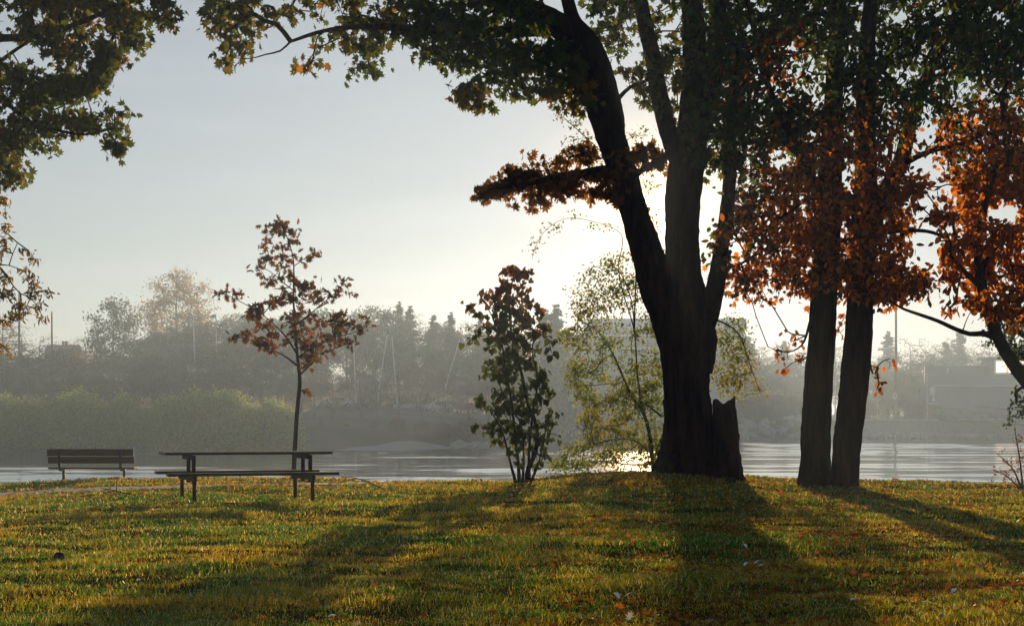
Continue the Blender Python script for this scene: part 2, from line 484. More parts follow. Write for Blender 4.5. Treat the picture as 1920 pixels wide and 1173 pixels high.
def tubes(paths, sides=6, wob=0.0, seed=0, furrow=0.0):
    """paths: list of (pts (k,3), radii (k)) -> V, T"""
    VV, TT, off = [], [], 0
    for pts, rad in paths:
        pts = np.asarray(pts, float); rad = np.asarray(rad, float); k = len(pts)
        tg = np.gradient(pts, axis=0); tg /= np.linalg.norm(tg, axis=1, keepdims=True) + 1e-9
        ref = np.array((0, 1., 0)) if abs(tg[:, 1]).max() < .95 else np.array((1., 0, 0))
        a = np.cross(tg, ref); a /= np.linalg.norm(a, axis=1, keepdims=True) + 1e-9
        b_ = np.cross(tg, a)
        th = np.arange(sides) / sides * 2 * np.pi
        rr = rad[:, None] * np.ones(sides)
        if wob:
            h = np.concatenate([[0], np.cumsum(np.linalg.norm(np.diff(pts, axis=0), axis=1))])
            H, TH = np.meshgrid(h, th, indexing='ij')
            cx, cyy = np.cos(TH), np.sin(TH)
            rr = rr * (1 + wob * (vnoise(cx * 1.6 + 7, H * 1.1 + cyy * 1.6, seed) - .5) * 2 + wob * .55 * (vnoise(TH * 4.5, H * 3.5, seed + 1) - .5) * 2 + wob * .5 * (vnoise(TH * 9, H * 12, seed + 2) - .5) * 2)
            if furrow:
                ph = TH * 9 + 5 * vnoise(H * .9, np.sin(TH) * 2 + 3, seed + 4) + 3 * vnoise(H * 3, cx * 3 + 9, seed + 6)
                rr = rr - np.minimum(rad[:, None] * .12, furrow) * np.abs(np.sin(ph)) ** .6
        V = pts[:, None, :] + rr[:, :, None] * (np.cos(th)[None, :, None] * a[:, None, :] + np.sin(th)[None, :, None] * b_[:, None, :])
        i_ = np.arange(k - 1)[:, None] * sides; j = np.arange(sides)[None, :]; j2 = (j + 1) % sides
        T = np.stack([i_ + j, i_ + j2, i_ + sides + j2, i_ + sides + j], -1).reshape(-1, 4)
        VV.append(V.reshape(-1, 3)); TT.append(T + off); off += k * sides
    return np.concatenate(VV), np.concatenate(TT)

def resample(pts, rad, step):
    pts = np.asarray(pts, float); rad = np.asarray(rad, float)
    h = np.concatenate([[0], np.cumsum(np.linalg.norm(np.diff(pts, axis=0), axis=1))])
    n = max(2, int(h[-1] / step) + 1)
    t_ = np.linspace(0, h[-1], n)
    # smooth interpolation (Catmull-like by cubic hermite on each coordinate)
    def interp(c):
        m_ = np.gradient(c, h) if len(c) > 2 else np.full(len(c), (c[-1] - c[0]) / h[-1])
        i_ = np.clip(np.searchsorted(h, t_, side='right') - 1, 0, len(h) - 2)
        dh = h[i_ + 1] - h[i_]; u = (t_ - h[i_]) / dh
        return (2 * u**3 - 3 * u**2 + 1) * c[i_] + (u**3 - 2 * u**2 + u) * dh * m_[i_] + (-2 * u**3 + 3 * u**2) * c[i_ + 1] + (u**3 - u**2) * dh * m_[i_ + 1]
    return np.stack([interp(pts[:, k]) for k in range(3)], 1), np.interp(t_, h, rad)

def limbs(spec, Y, step=.12):
    """spec: list of lists of (px,py,halfwidth_px[,dY]) -> resampled world paths"""
    res = []
    for lm in spec:
        pts, rad = [], []
        for q in lm:
            yy = Y + (q[3] if len(q) > 3 else 0)
            pts.append(at(q[0], q[1], yy)); rad.append(q[2] / F * yy)
        res.append(resample(pts, rad, step))
    return res

def grow(nodes, centers, rmin=.006, rexp=2.3, pen=.35, rmax=.06, jitter=.12, seglen=.35):
    """connect centers to the skeleton nodes; returns tube paths"""
    nodes = np.asarray(nodes); C = np.asarray(centers)
    n0, n = len(nodes), len(C)
    P = np.concatenate([nodes, C]); parent = np.full(n0 + n, -1); plen = np.zeros(n0 + n)
    best = np.full(n, 1e9); bj = np.zeros(n, int)
    for s_ in range(0, n0, 200):
        D = np.linalg.norm(C[:, None, :] - nodes[None, s_:s_ + 200, :], axis=2)
        a = D.argmin(1); dm = D[np.arange(n), a]; u = dm < best
        best[u] = dm[u]; bj[u] = a[u] + s_
    done = np.zeros(n, bool); order = []
    dist = best.copy()
    for _ in range(n):
        c = np.where(done, 1e9, best); i_ = int(c.argmin())
        done[i_] = True; k = n0 + i_; parent[k] = bj[i_]; order.append(k)
        plen[k] = plen[bj[i_]] + np.linalg.norm(P[k] - P[bj[i_]])
        d = np.linalg.norm(C - C[i_], axis=1) + pen * plen[k]
        u = (~done) & (d < best); best[u] = d[u]; bj[u] = k
    cnt = np.ones(n0 + n)
    for k in reversed(order): cnt[parent[k]] += cnt[k]
    rad = np.minimum(rmin * cnt ** (1 / rexp), rmax)
    paths = []
    for k in order:
        a, b_ = P[parent[k]], P[k]; L_ = np.linalg.norm(b_ - a); m_ = max(2, int(L_ / seglen) + 2)
        t_ = np.linspace(0, 1, m_)[:, None]
        pts = a + (b_ - a) * t_
        pts[1:-1] += rng.normal(size=(m_ - 2, 3)) * jitter * L_ / m_
        pts[:, 2] += (np.sin(t_[:, 0] * math.pi)) * L_ * .05
        r1_ = rad[k] * 1.15
        paths.append((pts, np.linspace(r1_, rad[k], m_)))
    return paths

def in_poly(poly, x, y):
    poly = np.array(poly, float); c = np.zeros(len(x), bool); j = len(poly) - 1
    for i_ in range(len(poly)):
        xi, yi = poly[i_]; xj, yj = poly[j]
        m_ = ((yi > y) != (yj > y)) & (x < (xj - xi) * (y - yi) / (yj - yi + 1e-12) + xi)
        c ^= m_; j = i_
    return c

def fill(poly, n, Y, dY, thr=0.42, sc=1.6, seed=0, holes=()):
    """points in the volume behind a crown outline, clumped by noise"""
    pl = np.array(poly, float); x0, y0 = pl.min(0); x1, y1 = pl.max(0)
    res = []
    got = 0
    for _ in range(60):
        x = rng.uniform(x0, x1, 4000); y = rng.uniform(y0, y1, 4000)
        k = in_poly(poly, x, y)
        for h in holes:
            k &= ~(((x - h[0]) / h[2]) ** 2 + ((y - h[1]) / h[3]) ** 2 < 1)
        x, y = x[k], y[k]
        yy = Y + rng.uniform(-dY, dY, len(x))
        P = np.stack([(x - 960) / F * yy, yy, CH + (HY - y) / F * yy], 1)
        k = noise3(P, sc, seed) > thr
        res.append(P[k]); got += k.sum()
        if got >= n: break
    return np.concatenate(res)[:n]

def blobs(ells, per, Y, dY, pts_area=None):
    """points from a list of (px,py,rx,ry) ellipses"""
    res = []
    for e_ in ells:
        k = max(2, int(per * e_[2] * e_[3] / 180))
        a = rng.uniform(0, 2 * np.pi, k); r_ = np.sqrt(rng.uniform(0, 1, k))
        yc = Y + rng.uniform(-dY, dY)
        yy = yc + rng.normal(size=k) * min(.25, dY * .3)
        res.append(np.stack([(e_[0] + e_[2] * r_ * np.cos(a) - 960) / F * yy, yy, CH + (HY - (e_[1] + e_[3] * r_ * np.sin(a))) / F * yy], 1))
    return np.concatenate(res)

def around(C, k, rad, squash=.7):
    P = np.repeat(C, k, 0) + rng.normal(size=(len(C) * k, 3)) * rad * np.array((1, 1, squash))
    return P

GREEN = [(.02, .05, .004), (.04, .08, .006), (.07, .10, .008), (.14, .12, .008), (.30, .13, .008)]
MAPLE = [(.03, .055, .01), (.05, .08, .014), (.09, .09, .015), (.16, .09, .015), (.28, .12, .02)]
ORANGE = [(.02, .045, .004), (.04, .05, .004), (.14, .05, .004), (.34, .10, .005), (.7, .24, .01), (.22, .06, .004), (.05, .04, .004)]
RUST = [(.09, .04, .012), (.22, .05, .012), (.36, .06, .012), (.42, .12, .012), (.12, .08, .012)]

def trunk_mesh(parent, paths, mat, sides=22, wob=.07, seed=0, name='trunk', furrow=0.0):
    V, T = tubes(paths, sides, wob, seed, furrow)
    return link(name, npmesh(name, V, T, mat, smooth=True), parent)

# ---- big maple -----------------------------------------------------------------
YM = 31.0
b0 = at(1285, 890, YM)
root = empty('maple_tree', b0, 'huge forked maple trunk with dark spreading limbs, sun shining through its fork', 'tree')
spec = [
    [(1284, 925, 78), (1283, 893, 66), (1285, 865, 58), (1288, 830, 51), (1289, 780, 47), (1287, 730, 45), (1284, 680, 46), (1280, 640, 49), (1268, 590, 47, .1), (1240, 545, 38, .2), (1222, 500, 34, .3), (1207, 455, 31, .4), (1190, 400, 28, .5), (1170, 330, 27, .6), (1148, 265, 28, .5), (1130, 205, 30, .3), (1108, 155, 28, 0), (1085, 100, 27, -.4), (1055, 55, 25, -.9), (1000, 22, 22, -1.5), (930, -10, 19, -2), (820, -60, 15, -3), (700, -110, 12, -3.5), (560, -150, 8, -4)],
    [(1298, 700, 40), (1298, 640, 46), (1288, 590, 45), (1282, 540, 40), (1279, 480, 34), (1279, 420, 33), (1284, 350, 34), (1292, 290, 34), (1300, 220, 30), (1302, 130, 25), (1300, 40, 22), (1290, -60, 19), (1280, -200, 14), (1300, -330, 9)],
    [(1164, 262, 9, .4), (1156, 225, 16, .35), (1146, 190, 18, .3), (1139, 160, 17, .3), (1128, 120, 16, .3), (1108, 78, 17, .2), (1080, 45, 14, 0), (1060, -20, 12, .4), (1040, -100, 9, .8)],
    [(1276, 310, 20), (1255, 255, 18, -.2), (1238, 190, 17, -.4), (1224, 110, 16, -.6), (1206, 30, 15, -.8), (1190, -60, 12, -1), (1170, -200, 8, -1.3)],
    [(1300, 285, 20), (1322, 220, 18, .3), (1338, 140, 17, .6), (1344, 50, 16, .8), (1350, -60, 13, 1), (1370, -200, 9, 1.3)],
    [(1310, 640, 22), (1328, 590, 20, -.1), (1342, 530, 18, -.3), (1352, 470, 15, -.4), (1362, 400, 14, -.5), (1370, 310, 12, -.6), (1372, 200, 9, -.7), (1390, 60, 6, -1)],
    [(1168, 330, 14, .4), (1130, 322, 12, -.2), (1085, 328, 9, -.6), (1040, 332, 7, -1), (990, 345, 5, -1.4), (930, 352, 3, -1.6)],
    [(1176, 345, 7, .5), (1200, 322, 6, .2), (1235, 300, 5, 0), (1262, 285, 5, 0)],
    [(1155, 190, 5, .3), (1180, 165, 3.5, .3), (1215, 150, 3, .2)],
    [(1055, 55, 14, -.9), (960, 60, 10, -2), (850, 60, 8, -3), (720, 50, 6, -3.8), (600, 60, 4, -4.4), (545, 78, 3.2, -4.6)],
    [(545, 78, 2.2, -4.6), (525, 96, 1.8, -4.7), (500, 102, 1.4, -4.8), (470, 110, 1, -4.8), (440, 109, .8, -4.8)],
    [(1072, 80, 10, -.6), (1020, 110, 7, -1.4), (960, 130, 5, -2), (900, 160, 3, -2.4)],
]
big = limbs(spec, YM)
# root flare: widen left and right near the ground
for k in range(4):
    a = [-.9, .3, -2.2, 1.9][k]
    base = at(1284, 840, YM)
    pts = [base, base + np.array((math.cos(a) * .42, math.sin(a) * .42, -.28)), base + np.array((math.cos(a) * .72, math.sin(a) * .72, -.52)), base + np.array((math.cos(a) * .95, math.sin(a) * .95, -.72))]
    big.append(resample(pts, [.32, .27, .2, .1], .1))
trunk_mesh(root, big, M['bark'], 110, .07, 3, furrow=.035)
# broken stem beside the trunk
V, T = tubes([resample([at(1372, 925, YM - .45), at(1366, 893, YM - .45), at(1362, 840, YM - .45), at(1359, 790, YM - .4), at(1357, 752, YM - .4)], [.35, .29, .25, .235, .22], .06)], 36, .16, 9)
top = V[:, 2] > at(0, 762, YM)[2]
V[top, 2] += .26 * (vnoise(V[top, 0] * 11, V[top, 1] * 6, 4) - .45)
ring = V[-36:]; V = np.concatenate([V, ring.mean(0, keepdims=True) - np.array([[0, 0, .08]])])
nT = [(len(V) - 1 - 36 + i_, len(V) - 1 - 36 + (i_ + 1) % 36, len(V) - 1, len(V) - 1) for i_ in range(36)]
me = bpy.data.meshes.new('broken_stem')
me.from_pydata(V.tolist(), [], [tuple(q) for q in T.tolist()] + [q[:3] for q in nT]); me.update(); me.materials.append(M['bark'])
link('broken_stem', me, root)

polyM = [(380, -60), (384, 15), (395, 45), (410, 68), (424, 88), (412, 108), (413, 126), (432, 122), (446, 105), (465, 112), (478, 100), (474, 74), (492, 58), (510, 52), (535, 62), (547, 78), (562, 70), (578, 62), (602, 76), (588, 94), (566, 116), (566, 130), (590, 130), (605, 112), (612, 92), (640, 80), (668, 94), (692, 90), (704, 100), (684, 115), (652, 126), (655, 135), (690, 138), (716, 134), (722, 100), (716, 80), (740, 74), (770, 82), (800, 84), (786, 92), (800, 114), (822, 130), (838, 124), (852, 134), (862, 150), (846, 166), (852, 182), (872, 190), (872, 205), (896, 208), (936, 203), (962, 184), (1000, 178), (1032, 186), (1066, 200), (1090, 212), (1115, 215), (1080, 110), (1040, 60), (1000, 20), (990, -60)]
holesM = [(640, 12, 24, 8), (905, 12, 20, 8), (430, 30, 10, 12), (575, 48, 14, 8), (930, 90, 10, 8), (990, 75, 22, 10), (960, 45, 16, 10), (885, 128, 12, 8), (940, 115, 14, 6), (520, 90, 20, 10)]
polyM2 = [(1100, -60), (1400, -60), (1400, 330), (1340, 310), (1310, 330), (1290, 250), (1232, 215), (1205, 200), (1190, 195), (1178, 160), (1160, 115), (1120, 75)]
holesM2 = [(1135, 90, 16, 26), (1195, 90, 12, 26), (1180, 180, 22, 22), (1240, 170, 7, 26), (1262, 215, 8, 30), (1215, 30, 18, 14), (1265, 90, 6, 20), (1225, 10, 15, 15)]
polyM3 = [(884, 352), (900, 360), (925, 350), (940, 330), (965, 315), (985, 290), (1002, 306), (1040, 300), (1070, 285), (1112, 262), (1150, 290), (1160, 374), (1122, 372), (1090, 354), (1062, 366), (1040, 358), (1024, 378), (1008, 390), (975, 384), (955, 368), (935, 362), (905, 370)]
polyM4 = [(1180, 285), (1212, 272), (1245, 262), (1245, 332), (1222, 312), (1192, 320)]
CA = fill(polyM, 880, YM - 2.5, 1.6, .44, 1.3, 11, holesM)
CB = fill(polyM2, 430, YM - .3, 2, .42, 1.3, 12, holesM2)
CC = np.concatenate([fill(polyM3, 150, YM - .4, .8, .38, 2.2, 13), fill(polyM4, 30, YM, .5, .1, 1, 13)])
# upper crown above the picture
k = 420
u = rng.normal(size=(k, 3)); u /= np.linalg.norm(u, axis=1, keepdims=True)
CT = np.array((1.5, YM - 1, 12.2)) + u * np.array((7.5, 5.5, 3.2)) * rng.uniform(.35, 1, (k, 1)) ** .5
CT = CT[CT[:, 2] > 9.6]
node = np.concatenate([q[0] for q in big[:12]])
ALL = np.concatenate([CA, CB, CC, CT])
V, T = tubes(grow(node[node[:, 2] > 4.2], ALL, rmax=.055), 4)
link('branches', npmesh('branches', V, T, M['bark_dark'], smooth=True), root)
P = np.concatenate([around(CA, 5, .10), around(CB, 6, .11), around(CC, 7, .10), around(CT, 9, .35)])
cols = palette(len(P), P, GREEN, .9, 21)
warm = np.exp(-(((P[:, 0] / P[:, 1] * F + 960 - 1150) / 330) ** 2 + ((HY - (P[:, 2] - CH) / P[:, 1] * F - 330) / 170) ** 2))[:, None] * 0
nC = len(CA) * 5 + len(CB) * 6
cols[nC:nC + len(CC) * 7] = palette(len(CC) * 7, P[nC:nC + len(CC) * 7], [(.1, .07, .012), (.2, .1, .015), (.3, .12, .015)], 1, 5)
leaves('crown', P, .15, 'maple', cols, root, .35)

# ---- tree off the left edge with overhanging green branches ---------------------------
YL = 25.0
root = empty('maple_tree', (-14.5, YL + 1, 0), 'green leaved maple boughs hanging into the upper left corner from outside the picture', 'tree')
spec = [
    [(-780, 830, 50), (-780, 700, 38), (-770, 500, 32), (-740, 300, 28), (-700, 120, 24), (-660, -80, 18), (-640, -300, 10)],
    [(-700, 130, 20), (-500, 40, 16), (-300, 60, 13), (-120, 75, 10), (0, 72, 7.5), (55, 66, 6.5), (75, 56, 6), (130, 50, 5), (180, 30, 4.5), (240, 5, 4), (330, -30, 3)],
    [(-300, 60, 9), (-150, 120, 8), (-40, 145, 6), (5, 112, 4), (32, 92, 3), (60, 75, 2.5)],
    [(230, 15, 3, .3), (215, 60, 2.8, .3), (205, 85, 2.5, .3), (188, 105, 2.3, .3), (172, 125, 2, .3), (150, 165, 1.6, .3), (128, 190, 1.6, .3), (119, 198, 1.5, .3), (95, 208, 1.3, .3)],
    [(120, 197, 1.3, .3), (120, 222, 1, .3)],
    [(-40, 145, 5), (20, 200, 4), (60, 230, 3.5), (110, 245, 3), (165, 252, 2, -.1), (215, 240, 1.4, -.2)],
]
lt = limbs(spec, YL)
trunk_mesh(root, lt, M['bark'], 16, .05, 5)
L1 = [(-120, -60), (392, -60), (385, 15), (345, 25), (312, 48), (285, 30), (268, 58), (267, 88), (247, 98), (228, 82), (215, 70), (192, 62), (165, 75), (155, 100), (125, 116), (84, 106), (78, 76), (40, 76), (0, 80), (-120, 90)]
L2 = [(196, 72), (215, 88), (228, 108), (215, 124), (192, 134), (192, 164), (172, 180), (150, 186), (110, 182), (86, 174), (92, 150), (115, 140), (150, 142), (170, 118)]
L3 = [(-120, 90), (10, 105), (22, 130), (42, 124), (72, 126), (72, 146), (88, 160), (94, 200), (140, 216), (182, 216), (198, 200), (235, 205), (250, 220), (257, 262), (238, 266), (220, 243), (180, 258), (158, 252), (130, 246), (126, 284), (95, 290), (66, 290), (58, 306), (54, 328), (30, 348), (-120, 350)]
L4 = [(204, 264), (230, 266), (228, 285), (208, 288)]
hol = [(75, 25, 22, 16), (45, 100, 18, 10), (175, 12, 12, 8), (60, 48, 14, 8), (212, 55, 10, 8), (20, 210, 14, 12), (75, 205, 10, 10)]
C1 = np.concatenate([fill(L1, 380, YL, .9, .45, 1.6, 31, hol), fill(L2, 150, YL + .3, .5, .2, 1.5, 32), fill(L3, 360, YL, .8, .44, 1.6, 33, hol), fill(L4, 10, YL, .1, 0, 1, 3)])
k = 260
u = rng.normal(size=(k, 3)); u /= np.linalg.norm(u, axis=1, keepdims=True)
CT = np.array((-12, YL + .5, 9.8)) + u * np.array((4.2, 4, 3)) * rng.uniform(.35, 1, (k, 1)) ** .5
CT = CT[CT[:, 0] < -8.8]
node = np.concatenate([q[0] for q in lt])
V, T = tubes(grow(node[node[:, 2] > 3], np.concatenate([C1, CT]), rmin=.005, rmax=.04), 4)
link('branches', npmesh('branches', V, T, M['bark_dark'], smooth=True), root)
P = np.concatenate([around(C1, 6, .09), around(CT, 8, .3)])
leaves('crown', P, .125, 'maple', palette(len(P), P, GREEN, 1.1, 22), root, .35)

# ---- twin trunk tree with orange leaves ------------------------------------------
YT = 30.0
root = empty('beech_tree', at(1557, 905, YT), 'tree with two dark leaning trunks rising from one base and orange brown leaves', 'tree')
spec = [
    [(1524, 925, 36), (1526, 903, 32), (1529, 860, 28.5), (1530, 800, 27.5), (1535, 720, 26.5), (1540, 650, 26), (1544, 560, 26), (1549, 480, 25.5), (1554, 400, 24.5), (1558, 300, 22, .1), (1562, 200, 19, .2), (1568, 80, 16, .3), (1575, -60, 13, .4), (1560, -220, 9, .5)],
    [(1582, 925, 33, -.1), (1583, 903, 28, -.1), (1586, 860, 26.5, -.1), (1592, 800, 26, -.1), (1602, 720, 26.5, -.1), (1608, 650, 27, -.1), (1612, 580, 25.5, -.1), (1614, 500, 26, -.1), (1618, 440, 28, -.1), (1622, 390, 24, -.1), (1624, 300, 21, -.2), (1622, 180, 18, -.4), (1628, 60, 15, -.5), (1640, -80, 11, -.6)],
    [(1630, 430, 18, -.1), (1658, 370, 17, 0), (1690, 300, 15, .1), (1712, 210, 12, .2), (1745, 130, 10, .3), (1790, 30, 8, .4), (1830, -80, 6, .5)],
    [(1552, 420, 11), (1520, 330, 9, -.5), (1480, 250, 8, -.9), (1440, 160, 6, -1.2), (1410, 40, 5, -1.4), (1390, -60, 4, -1.5)],
    [(1690, 310, 6), (1740, 285, 5, -.5), (1800, 270, 4, -.9), (1850, 250, 3, -1.2), (1900, 240, 2, -1.4)],
    [(1640, 440, 5, .3), (1700, 432, 4, .6), (1760, 440, 3, .9), (1800, 470, 2, 1.1)],
    [(1700, 190, 5), (1650, 132, 4, -.6), (1600, 130, 2.5, -.9), (1560, 140, 2, -1)],
    [(1540, 450, 5), (1490, 440, 4, .5), (1430, 470, 3, .9), (1380, 500, 2, 1.2)],
    [(1549, 520, 3.5), (1520, 600, 3, -.5), (1500, 650, 1.6, -.8), (1470, 660, 1, -1), (1440, 650, .8, -1)],
    [(1625, 640, 2.5, -.3), (1640, 700, 1.6, -.5), (1650, 680, 1.1, -.6), (1668, 672, .9, -.6)],
]
tw = limbs(spec, YT)
trunk_mesh(root, tw, M['bark'], 90, .06, 15, furrow=.025)
polyR = [(1330, -60), (2000, -60), (2000, 360), (1900, 362), (1850, 345), (1800, 330), (1730, 330), (1700, 380), (1690, 430), (1705, 480), (1742, 520), (1742, 553), (1715, 560), (1692, 540), (1684, 570), (1650, 565), (1600, 560), (1575, 540), (1512, 560), (1480, 540), (1440, 565), (1400, 545), (1372, 562), (1345, 520), (1350, 330)]
holR = [(1690, 30, 26, 16), (1770, 20, 16, 10), (1870, 25, 20, 16), (1683, 140, 16, 20), (1530, 180, 16, 20), (1525, 255, 14, 10), (1610, 45, 6, 30), (1780, 95, 10, 8), (1390, 290, 22, 22), (1460, 290, 24, 22), (1600, 190, 10, 25), (1585, 320, 8, 60), (1740, 310, 36, 24), (1800, 300, 20, 16), (1660, 180, 12, 14), (1500, 400, 20, 10), (1430, 420, 14, 14), (1380, 470, 16, 30), (1440, 390, 20, 10), (1350, 225, 10, 12), (1575, 450, 10, 50), (1815, 120, 12, 8), (1360, 390, 14, 20), (1480, 460, 12, 18), (1665, 335, 14, 14), (1725, 130, 8, 8), (1420, 330, 10, 8)]
CR = fill(polyR, 3500, YT - .2, 2.3, .43, 1.5, 41, holR)
CL = blobs([(1455, 655, 14, 8), (1475, 665, 14, 10), (1500, 640, 12, 14), (1503, 675, 8, 16), (1485, 622, 10, 8), (1466, 690, 4, 10), (1440, 560, 10, 12), (1578, 622, 9, 14), (1582, 540, 8, 22), (1575, 500, 6, 20), (1645, 696, 10, 8), (1668, 675, 8, 6), (1650, 716, 14, 5), (1640, 730, 6, 5), (1725, 552, 14, 8), (1580, 590, 6, 8)], 5, YT - .2, .6)
k = 380
u = rng.normal(size=(k, 3)); u /= np.linalg.norm(u, axis=1, keepdims=True)
CT = np.array((6.8, YT, 12)) + u * np.array((4.5, 4.5, 3)) * rng.uniform(.35, 1, (k, 1)) ** .5
CT = CT[CT[:, 2] > 9.3]
node = np.concatenate([q[0] for q in tw])
V, T = tubes(grow(node[node[:, 2] > 2.2], np.concatenate([CR, CL, CT]), rmin=.006, rmax=.05), 4)
link('branches', npmesh('branches', V, T, M['bark_dark'], smooth=True), root)
P = np.concatenate([around(CR, 7, .115), around(CL, 3, .05), around(CT, 8, .3)])
cols = palette(len(P), P, ORANGE, .55, 42, .3)
P0 = P
gpx, gpy = P[:, 0] / P[:, 1] * F + 960, HY - (P[:, 2] - CH) / P[:, 1] * F
gr = (np.clip((430 - gpy) / 420, 0, 1) * .75 + np.clip((1480 - gpx) / 160, 0, 1) * .35 + (noise3(P, .8, 77) - .5) * 1.9 + rng.normal(size=len(P)) * .2 > .45)[:, None]
cols = np.where(gr, palette(len(P), P, GREEN[:4], .9, 43, .3), cols)
ti = P0[:, 1] < YT + .2
leaves('crown', P[ti], .125, 'oval', cols[ti], root, .6)
leaves('crown', P[~ti], .13, 'maple', cols[~ti], root, .5)

# ---- leaning tree at the right edge --------------------------------------------------
YR = 28.0
root = empty('leaning_tree', at(2000, 905, YR), 'slanting tree at right edge with one bare crooked branch and orange foliage', 'tree')
spec = [
    [(2075, 930, 18), (2040, 860, 15), (1985, 780, 13.5), (1935, 728, 12.5), (1895, 675, 12), (1868, 625, 11.5), (1850, 575, 10.5), (1838, 520, 9.5), (1835, 460, 9), (1845, 390, 7), (1870, 300, 5)],
    [(1868, 632, 8), (1845, 625, 5.5), (1820, 626, 4.6), (1795, 618, 4.2), (1760, 602, 3.6), (1720, 588, 3), (1690, 577, 2.4), (1674, 568, 1.6)],
    [(1806, 618, 1.2), (1812, 600, .8), (1822, 580, .6)],
    [(1842, 540, 6), (1800, 500, 4, -.4), (1780, 470, 3, -.8)],
    [(1842, 500, 6), (1880, 450, 4, -.3), (1940, 420, 3, -.5)],
]
ln = limbs(spec, YR)
trunk_mesh(root, ln, M['bark_dark'], 20, .05, 25)
polyE = [(1696, 345), (2000, 335), (2000, 612), (1905, 606), (1880, 585), (1850, 590), (1822, 570), (1800, 560), (1782, 592), (1768, 560), (1756, 532), (1772, 490), (1765, 440), (1722, 402)]
CE = fill(polyE, 620, YR, 1.3, .42, 1.6, 51, [(1885, 395, 32, 22), (1730, 395, 22, 10), (1790, 430, 14, 16), (1910, 450, 10, 8), (1845, 440, 10, 8), (1770, 365, 26, 10)])
node = np.concatenate([q[0] for q in ln[:1] + ln[3:]])
V, T = tubes(grow(node[node[:, 2] > 2.8], CE, rmax=.04), 4)
link('branches', npmesh('branches', V, T, M['bark_dark'], smooth=True), root)
P = around(CE, 6, .10)
leaves('crown', P, .155, 'oval', palette(len(P), P, [(.05, .04, .006), (.16, .06, .006), (.4, .13, .008), (.6, .2, .01), (.25, .07, .006)], .8, 52, .3), root, .5)

# ---- dark green holly-like tree behind the leaning trunk -------------------------------
YH = 33.0
root = empty('evergreen_tree', at(2010, 900, YH), 'dark small-leaved green tree behind the leaning trunk at right edge', 'tree')
spec = [[(2010, 930, 12), (2005, 800, 10), (1990, 680, 8), (1975, 560, 5)], [(1995, 780, 5), (1950, 760, 3), (1915, 752, 1.5), (1895, 756, 1)]]
hl = limbs(spec, YH); trunk_mesh(root, hl, M['bark_dark'], 12, .04, 6)
CH_ = fill([(1852, 600), (1900, 575), (2060, 560), (2060, 760), (1960, 740), (1925, 705), (1895, 680), (1875, 655), (1850, 640)], 420, YH, 1, .32, 2, 61)
CS = blobs([(1912, 735, 14, 3), (1900, 757, 14, 4), (1918, 748, 10, 5), (1905, 775, 14, 4), (1925, 765, 16, 6), (1895, 790, 8, 3), (1940, 745, 12, 12)], 10, YH, .4)
node = np.concatenate([q[0] for q in hl])
V, T = tubes(grow(node[node[:, 2] > 1], np.concatenate([CH_, CS]), rmax=.03), 4)
link('branches', npmesh('branches', V, T, M['bark_dark'], smooth=True), root)
P = around(np.concatenate([CH_, CS]), 10, .08)
leaves('crown', P, .08, 'oval', palette(len(P), P, [(.015, .035, .01), (.03, .06, .012), (.06, .08, .015)], 1, 6), root, .3)

# ---- red oak sapling -------------------------------------------------------------
YO = 33.4
root = empty('oak_sapling', at(551, 896, YO), 'slender young oak with rust red leaves standing behind the picnic table', 'tree')
spec = [
    [(550, 905, 5.2), (551, 880, 4.6), (554, 820, 4.2), (558, 760, 3.8), (562, 715, 3.6), (560, 690, 3.2), (556, 650, 2.6), (553, 600, 2.2), (550, 560, 1.8), (551, 520, 1.4), (549, 480, 1.1), (540, 450, .8), (530, 425, .6)],
    [(561, 703, 2), (578, 688, 1.5), (590, 675, 1)],
    [(557, 685, 2), (535, 668, 1.4), (510, 655, 1), (480, 640, .8), (450, 632, .6)],
    [(558, 665, 1.9), (535, 630, 1.4), (505, 600, 1), (480, 582, .8), (450, 565, .7), (425, 552, .5)],
    [(560, 668, 1.5), (590, 650, 1.2), (630, 632, .9), (670, 620, .7), (690, 605, .5)],
    [(554, 610, 1.4), (580, 590, 1.1), (605, 568, .9), (630, 548, .7), (645, 530, .5)],
    [(551, 545, 1), (525, 525, .8), (500, 505, .6), (485, 500, .5)],
    [(550, 500, .8), (570, 485, .6), (590, 472, .5)],
    [(560, 670, 1.2), (610, 660, .9), (650, 645, .6), (668, 640, .5)],
    [(562, 735, 1), (568, 730, .7)],
]
ok = limbs(spec, YO)
trunk_mesh(root, ok, M['bark_dark'], 10, .08, 7)
